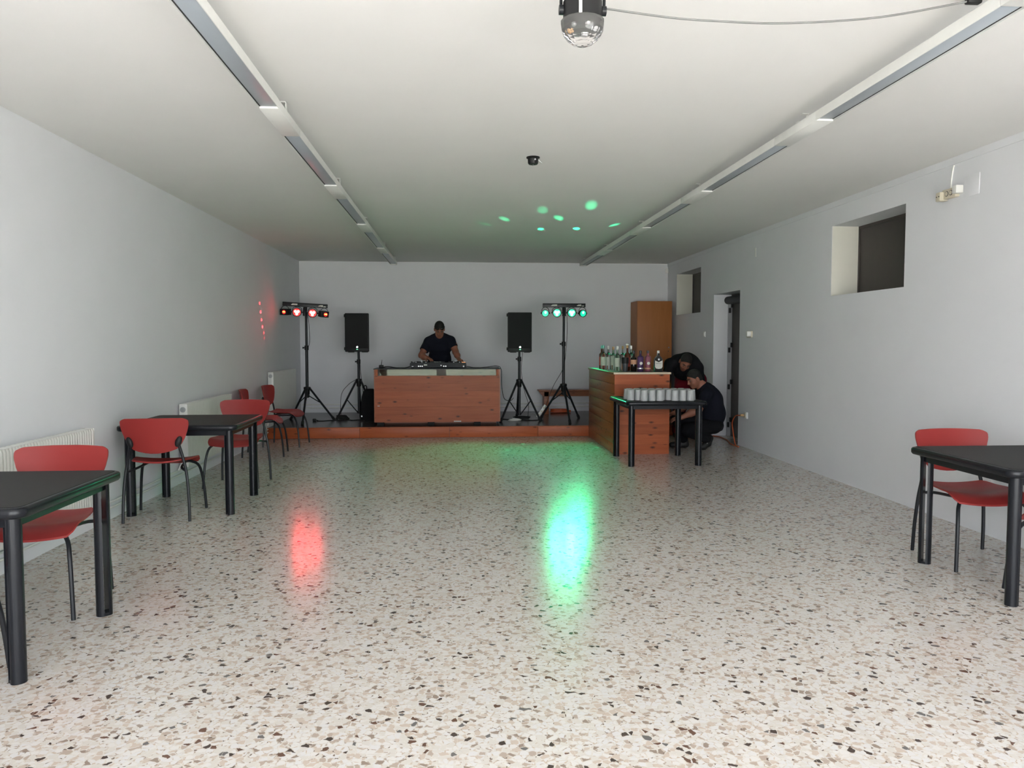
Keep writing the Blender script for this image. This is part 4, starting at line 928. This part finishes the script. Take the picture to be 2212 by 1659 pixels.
def head_prims(F, c, R):
    L = lambda *p: np.array(c)+R@np.array(p, float)
    F.ell(L(0, -0.012, 0.036), (0.074, 0.094, 0.084), R, 0.02).ell(L(0, 0.022, -0.040), (0.060, 0.066, 0.078), R, 0.03)
    F.ell(L(0, 0.055, -0.092), (0.028, 0.026, 0.024), R, 0.025)
    for s in (-1, 1):
        F.ell(L(s*0.040, 0.052, -0.030), (0.026, 0.028, 0.026), R, 0.02); F.ell(L(s*0.076, -0.010, -0.012), (0.011, 0.024, 0.034), R, 0.008)
        F.ell(L(s*0.031, 0.094, 0.006), (0.017, 0.014, 0.011), R, 0.012, sub=True)
        F.cap(L(s*0.012, 0.086, 0.028), L(s*0.046, 0.074, 0.026), 0.010, 0.008, 0.012)
        F.ell(L(s*0.013, 0.092, -0.034), (0.009, 0.010, 0.008), R, 0.008)
    F.cap(L(0, 0.084, 0.016), L(0, 0.104, -0.028), 0.008, 0.012, 0.010)
    F.cap(L(-0.018, 0.074, -0.060), L(0.018, 0.074, -0.060), 0.010, 0.010, 0.012)
    return L
def head_extras(rt, c, R, o, line=(0.058, 0.052), tilt=(0.78, -0.62)):
    L = lambda *p: np.array(c)+R@np.array(p, float)
    n = R@np.array((0, tilt[0], tilt[1])); H = Field(0.006)
    H.ell(L(0, -0.014, 0.040), (0.0785, 0.0985, 0.0880), R, 0.015, cut=[(L(0, line[0], line[1]), n)]); H.ell(L(0, -0.055, -0.020), (0.062, 0.056, 0.058), R, 0.03, cut=[(L(0, line[0], line[1]), n)])
    link('hair', H.mesh('hair', o), 'hair', rt, 80)
    M3 = Matrix([list(r_) for r_ in R]).to_4x4()
    for s in (-1, 1):
        p = Vector(L(s*0.031, 0.0735, 0.004)-np.array(o))
        e = part('eye', B().sphere(p, (0.0125, 0.0125, 0.011), 12, 8, M3), 'eye_white', rt); q = Vector(L(s*0.031, 0.0845, 0.001)-np.array(o)); part('iris', B().sphere(q, (0.006, 0.003, 0.006), 10, 6, M3), 'hair', e)
        part('eyebrow', B().tube([Vector(L(s*0.014, 0.095, 0.030)-np.array(o)), Vector(L(s*0.032, 0.092, 0.036)-np.array(o)), Vector(L(s*0.050, 0.080, 0.031)-np.array(o))], [0.004, 0.005, 0.003], seg=6, sm=3), 'hair', rt)
    part('lips', B().tube([Vector(L(x, 0.083-0.35*x*x/0.022, -0.061)-np.array(o)) for x in (-0.022, -0.01, 0, 0.01, 0.022)], [0.003, 0.0055, 0.0055, 0.0055, 0.003], seg=8, sm=2), 'lip', rt)
    return L
def hand(F, wrist, d, palm_n, curl=0.5, side=1):
    """palm plus four bent fingers and a thumb; d = toward the fingertips, palm_n = out of the palm"""
    w0 = np.array(wrist, float); d = nrm(d); pn = nrm(np.array(palm_n)-np.dot(palm_n, d)*d); a = np.cross(d, pn)*side
    F.chain([w0, w0+d*0.03], [0.026, 0.027], 0.015)
    for q in (-0.024, -0.008, 0.008, 0.024): F.cap(w0+d*0.02+a*q*0.8, w0+d*0.088+a*q, 0.013, 0.011, 0.010)
    for q, ln in ((-0.030, 0.062), (-0.010, 0.076), (0.010, 0.080), (0.030, 0.070)):
        b0 = w0+d*0.085+a*q*0.92; d1 = nrm(d+pn*curl*0.5); p1 = b0+d1*ln*0.45; d2 = nrm(d+pn*curl*1.4); p2 = p1+d2*ln*0.32; d3 = nrm(d+pn*curl*2.6); p3 = p2+d3*ln*0.23
        F.chain([b0, p1, p2, p3], [0.0095, 0.0088, 0.0080, 0.0070], 0.004)
    t0 = w0+d*0.022+a*0.024+pn*0.006; t1 = t0+nrm(d*0.6+a*0.8+pn*0.35)*0.038; t2 = t1+nrm(d+a*0.25+pn*0.5)*0.030; t3 = t2+nrm(d+pn*0.5)*0.022
    F.chain([t0, t1, t2, t3], [0.014, 0.0115, 0.0100, 0.0085], 0.006)

# ------------------------------------------------------------------ man behind the counter (standing, leaning over the controller)
o = (-0.26, 12.27, ST)
pm = root('person', 'man in dark t-shirt leaning over DJ controller, sunglasses on head', 'person', o)
hc = (-0.258, 12.02, 1.612); R = frame((0.06, -0.76, -0.64), (0, 0, 1))
F = Field(0.0062)
L = head_prims(F, hc, R)
F.cap(L(0, -0.03, -0.05), (-0.256, 12.13, 1.475), 0.056, 0.062, 0.03)
F.chain([(-0.256, 12.15, 1.45), (-0.258, 12.19, 1.33), (-0.26, 12.26, 1.15), (-0.26, 12.30, 1.02)], [0.10, 0.135, 0.125, 0.135], 0.05)
for s in (-1, 1): F.ell((-0.258+s*0.10, 12.16, 1.36), (0.10, 0.11, 0.14), None, 0.05)
shL, elL, wrL = (-0.430, 12.14, 1.415), (-0.540, 12.02, 1.200), (-0.445, 11.86, 1.165)
shR, elR, wrR = (-0.085, 12.14, 1.430), (-0.005, 12.07, 1.25), (0.040, 11.915, 1.150)
F.chain([shL, (-0.49, 12.08, 1.32), elL, (-0.50, 11.95, 1.175), wrL], [0.064, 0.056, 0.046, 0.044, 0.029], 0.03)
F.chain([shR, (-0.04, 12.11, 1.36), elR, (0.02, 11.99, 1.20), wrR], [0.064, 0.056, 0.046, 0.044, 0.029], 0.03)
hand(F, wrL, (0.55, -0.75, -0.22), (0.1, -0.2, -1.0), 0.55, -1)
hand(F, wrR, (0.15, -0.95, -0.14), (0.0, -0.1, -1.0), 0.30, 1)
for s in (-1, 1): F.chain([(-0.26+s*0.09, 12.30, 1.0), (-0.26+s*0.10, 12.28, 0.62), (-0.26+s*0.105, 12.31, 0.25)], [0.085, 0.058, 0.040], 0.03)
link('body', F.mesh('body', o), 'skin', pm, 80)
T = Field(0.007)
T.chain([(-0.256, 12.14, 1.47), (-0.256, 12.155, 1.44), (-0.258, 12.19, 1.33), (-0.26, 12.26, 1.15), (-0.26, 12.30, 0.985)], [0.066, 0.118, 0.150, 0.142, 0.160], 0.05)
for s in (-1, 1): T.ell((-0.258+s*0.095, 12.16, 1.37), (0.105, 0.122, 0.15), None, 0.05); T.ell((-0.26+s*0.07, 12.25, 1.12), (0.115, 0.13, 0.16), None, 0.05)
T.cap((-0.31, 12.15, 1.490), shL, 0.055, 0.072, 0.05); T.cap((-0.20, 12.15, 1.492), shR, 0.055, 0.072, 0.05)
def sleeve(Fd, a, b, t, r0, r1):
    a = np.array(a); b = np.array(b); e = a+(b-a)*t; Fd.cap(a, a+(b-a)*(t+0.3), r0, r1, 0.03, cut=[(e, b-a)])
sleeve(T, shL, elL, 0.66, 0.076, 0.074); sleeve(T, shR, elR, 0.60, 0.076, 0.072)
link('shirt', T.mesh('shirt', o), 'shirt_navy', pm, 80)
Q = Field(0.009)
Q.ell((-0.26, 12.30, 0.985), (0.17, 0.13, 0.13), None, 0.04)
for s in (-1, 1): Q.chain([(-0.26+s*0.085, 12.30, 0.98), (-0.26+s*0.10, 12.28, 0.62), (-0.26+s*0.105, 12.31, 0.23)], [0.105, 0.078, 0.062], 0.03)
link('trousers', Q.mesh('trousers', o), 'trousers_black', pm, 80)
def shoe(rt, o, heel, toe, r=0.042):
    F = Field(0.008); heel = np.array(heel, float); toe = np.array(toe, float)
    F.chain([heel, (heel+toe)/2+np.array((0, 0, 0.004)), toe], [r, r*1.02, r*0.86], 0.02); F.cap(heel+np.array((0, 0, 0.01)), heel+np.array((0, 0, 0.05)), r*0.95, r*0.9, 0.03)
    link('shoe', F.mesh('shoe', o), 'shoe', rt, 80)
for s in (-1, 1): shoe(pm, o, (-0.26+s*0.105, 12.33, ST+0.043), (-0.26+s*0.13, 12.16, ST+0.037))
head_extras(pm, hc, R, o)
g = B(); n_ = np.array(o)
gp = lambda *p: Vector(np.array(hc)+R@np.array(p, float)-n_)
M3 = Matrix([list(r_) for r_ in R]).to_4x4()
sg = part('sunglasses', B().tube([gp(-0.080, 0.0, 0.055), gp(-0.070, 0.06, 0.066), gp(-0.03, 0.088, 0.072), gp(0, 0.093, 0.073), gp(0.03, 0.088, 0.072), gp(0.070, 0.06, 0.066), gp(0.080, 0.0, 0.055)], 0.005, seg=6, sm=3), 'black_plastic', pm, 'dark sunglasses pushed up on the forehead')
for s in (-1, 1): part('lens', B().sphere(gp(s*0.034, 0.086, 0.070), (0.028, 0.010, 0.018), 12, 8, M3), 'glass_dark', sg)

# ------------------------------------------------------------------ man crouching beside the bar, seen from his left side
o = (3.20, 9.72, 0)
pm = root('person', 'man in dark shirt crouching beside the bar, reaching into it', 'person', o)
hc = (3.112, 9.74, 0.925); R = frame((-0.90, -0.20, -0.40), (-0.25, 0, 1))
F = Field(0.0062); L = head_prims(F, hc, R)
F.cap(L(0, -0.04, -0.05), (3.255, 9.76, 0.800), 0.056, 0.062, 0.03)
F.chain([(3.27, 9.76, 0.77), (3.345, 9.76, 0.63), (3.385, 9.76, 0.47), (3.35, 9.76, 0.33)], [0.105, 0.135, 0.130, 0.130], 0.05)
n0, n1, n2 = (3.235, 9.59, 0.735), (3.105, 9.545, 0.525), (2.905, 9.585, 0.435)
f0, f1, f2 = (3.225, 9.93, 0.735), (3.06, 9.96, 0.55), (2.89, 9.84, 0.47)
F.chain([n0, (3.17, 9.56, 0.63), n1, (3.02, 9.56, 0.495), n2], [0.064, 0.056, 0.047, 0.045, 0.029], 0.03)
F.chain([f0, (3.14, 9.95, 0.64), f1, (2.99, 9.91, 0.52), f2], [0.064, 0.056, 0.047, 0.045, 0.029], 0.03)
hand(F, n2, (-1.0, 0.06, -0.18), (0, 0.4, -1), 0.5, 1); hand(F, f2, (-1.0, -0.15, -0.1), (0, -0.3, -1), 0.5, -1)
F.chain([(3.36, 9.66, 0.33), (2.99, 9.61, 0.27), (3.24, 9.66, 0.14)], [0.085, 0.060, 0.042], 0.03); F.chain([(3.36, 9.86, 0.33), (2.96, 9.90, 0.40), (3.02, 9.88, 0.11)], [0.085, 0.060, 0.042], 0.03)
link('body', F.mesh('body', o), 'skin_light', pm, 80)
T = Field(0.007)
T.chain([(3.255, 9.76, 0.795), (3.275, 9.76, 0.765), (3.345, 9.76, 0.64), (3.375, 9.76, 0.48), (3.355, 9.76, 0.34)], [0.068, 0.118, 0.150, 0.150, 0.140], 0.05)
for s in (-1, 1): T.ell((3.325, 9.76+s*0.09, 0.66), (0.13, 0.11, 0.16), None, 0.05); T.ell((3.365, 9.76+s*0.075, 0.46), (0.145, 0.11, 0.16), None, 0.05)
T.chain([(3.44, 9.76, 0.45), (3.47, 9.76, 0.30), (3.455, 9.76, 0.20)], [0.05, 0.045, 0.040], 0.04, cut=[((3.45, 9.76, 0.235), (0.3, 0, -1))])
T.cap((3.265, 9.68, 0.785), n0, 0.062, 0.078, 0.04); T.cap((3.265, 9.84, 0.785), f0, 0.062, 0.078, 0.04)
sleeve(T, n0, n1, 0.78, 0.078, 0.074); sleeve(T, f0, f1, 0.78, 0.078, 0.074)
link('shirt', T.mesh('shirt', o), 'shirt_navy', pm, 80)
Q = Field(0.009); Q.ell((3.36, 9.76, 0.32), (0.135, 0.165, 0.125), None, 0.04)
Q.chain([(3.36, 9.66, 0.32), (2.99, 9.61, 0.265), (3.26, 9.66, 0.15)], [0.108, 0.085, 0.064], 0.03); Q.chain([(3.36, 9.86, 0.32), (2.95, 9.90, 0.40), (3.02, 9.88, 0.12)], [0.108, 0.085, 0.062], 0.03)
link('trousers', Q.mesh('trousers', o), 'trousers_black', pm, 80)
S_ = Field(0.008); S_.chain([(3.315, 9.68, 0.150), (3.285, 9.68, 0.085), (3.235, 9.68, 0.042)], [0.046, 0.046, 0.041], 0.02); S_.cap((3.235, 9.68, 0.040), (3.195, 9.68, 0.036), 0.040, 0.034, 0.02)
sh = link('shoe', S_.mesh('shoe', o), 'shoe', pm, 80)
part('shoe_flash', B().tube([Vector((3.262, 9.637, 0.085))-Vector(o), Vector((3.285, 9.634, 0.115))-Vector(o), Vector((3.300, 9.636, 0.150))-Vector(o)], [0.005, 0.006, 0.003], seg=6), 'paper', sh)
shoe(pm, o, (3.05, 9.88, 0.043), (2.87, 9.90, 0.038))
head_extras(pm, hc, R, o, line=(0.062, 0.050), tilt=(0.70, -0.71))

# ------------------------------------------------------------------ man bending down behind the bar
o = (3.42, 10.85, 0)
pm = root('person', 'man in black shirt and crimson trousers bending down behind bar', 'person', o)
hc = (3.172, 10.325, 1.128); R = frame((-0.20, -0.70, -0.68), (0.25, -0.3, 1))
F = Field(0.0062); L = head_prims(F, hc, R)
F.cap(L(0, -0.04, -0.05), (3.215, 10.50, 1.13), 0.056, 0.062, 0.03)
F.chain([(3.225, 10.52, 1.12), (3.28, 10.65, 1.09), (3.37, 10.80, 1.00), (3.43, 10.90, 0.92)], [0.105, 0.135, 0.130, 0.14], 0.05)
n0, n1, n2 = (3.00, 10.47, 1.10), (2.905, 10.34, 0.88), (2.86, 10.16, 0.74)
f0, f1, f2 = (3.42, 10.55, 1.04), (3.42, 10.38, 0.82), (3.30, 10.18, 0.70)
for a_, b_, c_ in ((n0, n1, n2), (f0, f1, f2)): F.chain([a_, b_, c_], [0.062, 0.048, 0.030], 0.03)
hand(F, n2, (-0.2, -0.7, -0.6), (0.3, 0.4, -0.6), 0.4, 1); hand(F, f2, (-0.3, -0.7, -0.6), (-0.3, 0.4, -0.6), 0.4, -1)
for hp, kn, an in (((3.33, 10.93, 0.86), (3.25, 10.80, 0.48), (3.24, 10.93, 0.10)), ((3.53, 10.93, 0.86), (3.56, 10.80, 0.48), (3.56, 10.93, 0.10))): F.chain([hp, kn, an], [0.085, 0.058, 0.042], 0.03)
link('body', F.mesh('body', o), 'skin', pm, 80)
T = Field(0.007)
T.chain([(3.212, 10.49, 1.13), (3.23, 10.52, 1.125), (3.285, 10.64, 1.10), (3.37, 10.78, 1.03), (3.43, 10.88, 0.95)], [0.068, 0.120, 0.155, 0.155, 0.165], 0.05)
for s in (-1, 1): T.ell((3.25+s*0.115, 10.58+s*0.03, 1.09-s*0.02), (0.12, 0.15, 0.13), None, 0.05); T.ell((3.36+s*0.07, 10.74+s*0.03, 1.03), (0.12, 0.15, 0.14), None, 0.05)
T.cap((3.13, 10.50, 1.15), n0, 0.070, 0.080, 0.04); T.cap((3.32, 10.54, 1.13), f0, 0.070, 0.080, 0.04)
T.ell((3.22, 10.50, 0.98), (0.16, 0.11, 0.11), None, 0.05)
for a_, b_, c_ in ((n0, n1, n2), (f0, f1, f2)):
    e = np.array(b_)+(np.array(c_)-np.array(b_))*0.92; T.cap(a_, b_, 0.078, 0.060, 0.03); T.cap(b_, c_, 0.060, 0.044, 0.03, cut=[(e, np.array(c_)-np.array(b_))])
link('shirt', T.mesh('shirt', o), 'shirt_black', pm, 80)
Q = Field(0.009); Q.ell((3.45, 10.95, 0.86), (0.225, 0.15, 0.145), None, 0.05)
for hp, kn, an in (((3.33, 10.93, 0.84), (3.24, 10.78, 0.48), (3.24, 10.93, 0.11)), ((3.55, 10.93, 0.84), (3.57, 10.80, 0.48), (3.56, 10.93, 0.11))): Q.chain([hp, kn, an], [0.125, 0.095, 0.068], 0.03)
Q.ell((3.27, 10.76, 0.74), (0.12, 0.10, 0.13), None, 0.05)
link('trousers', Q.mesh('trousers', o), 'trousers_red', pm, 80)
for x in (3.24, 3.56): shoe(pm, o, (x, 10.95, 0.043), (x-0.02, 10.77, 0.038))
head_extras(pm, hc, R, o, line=(0.055, 0.050))
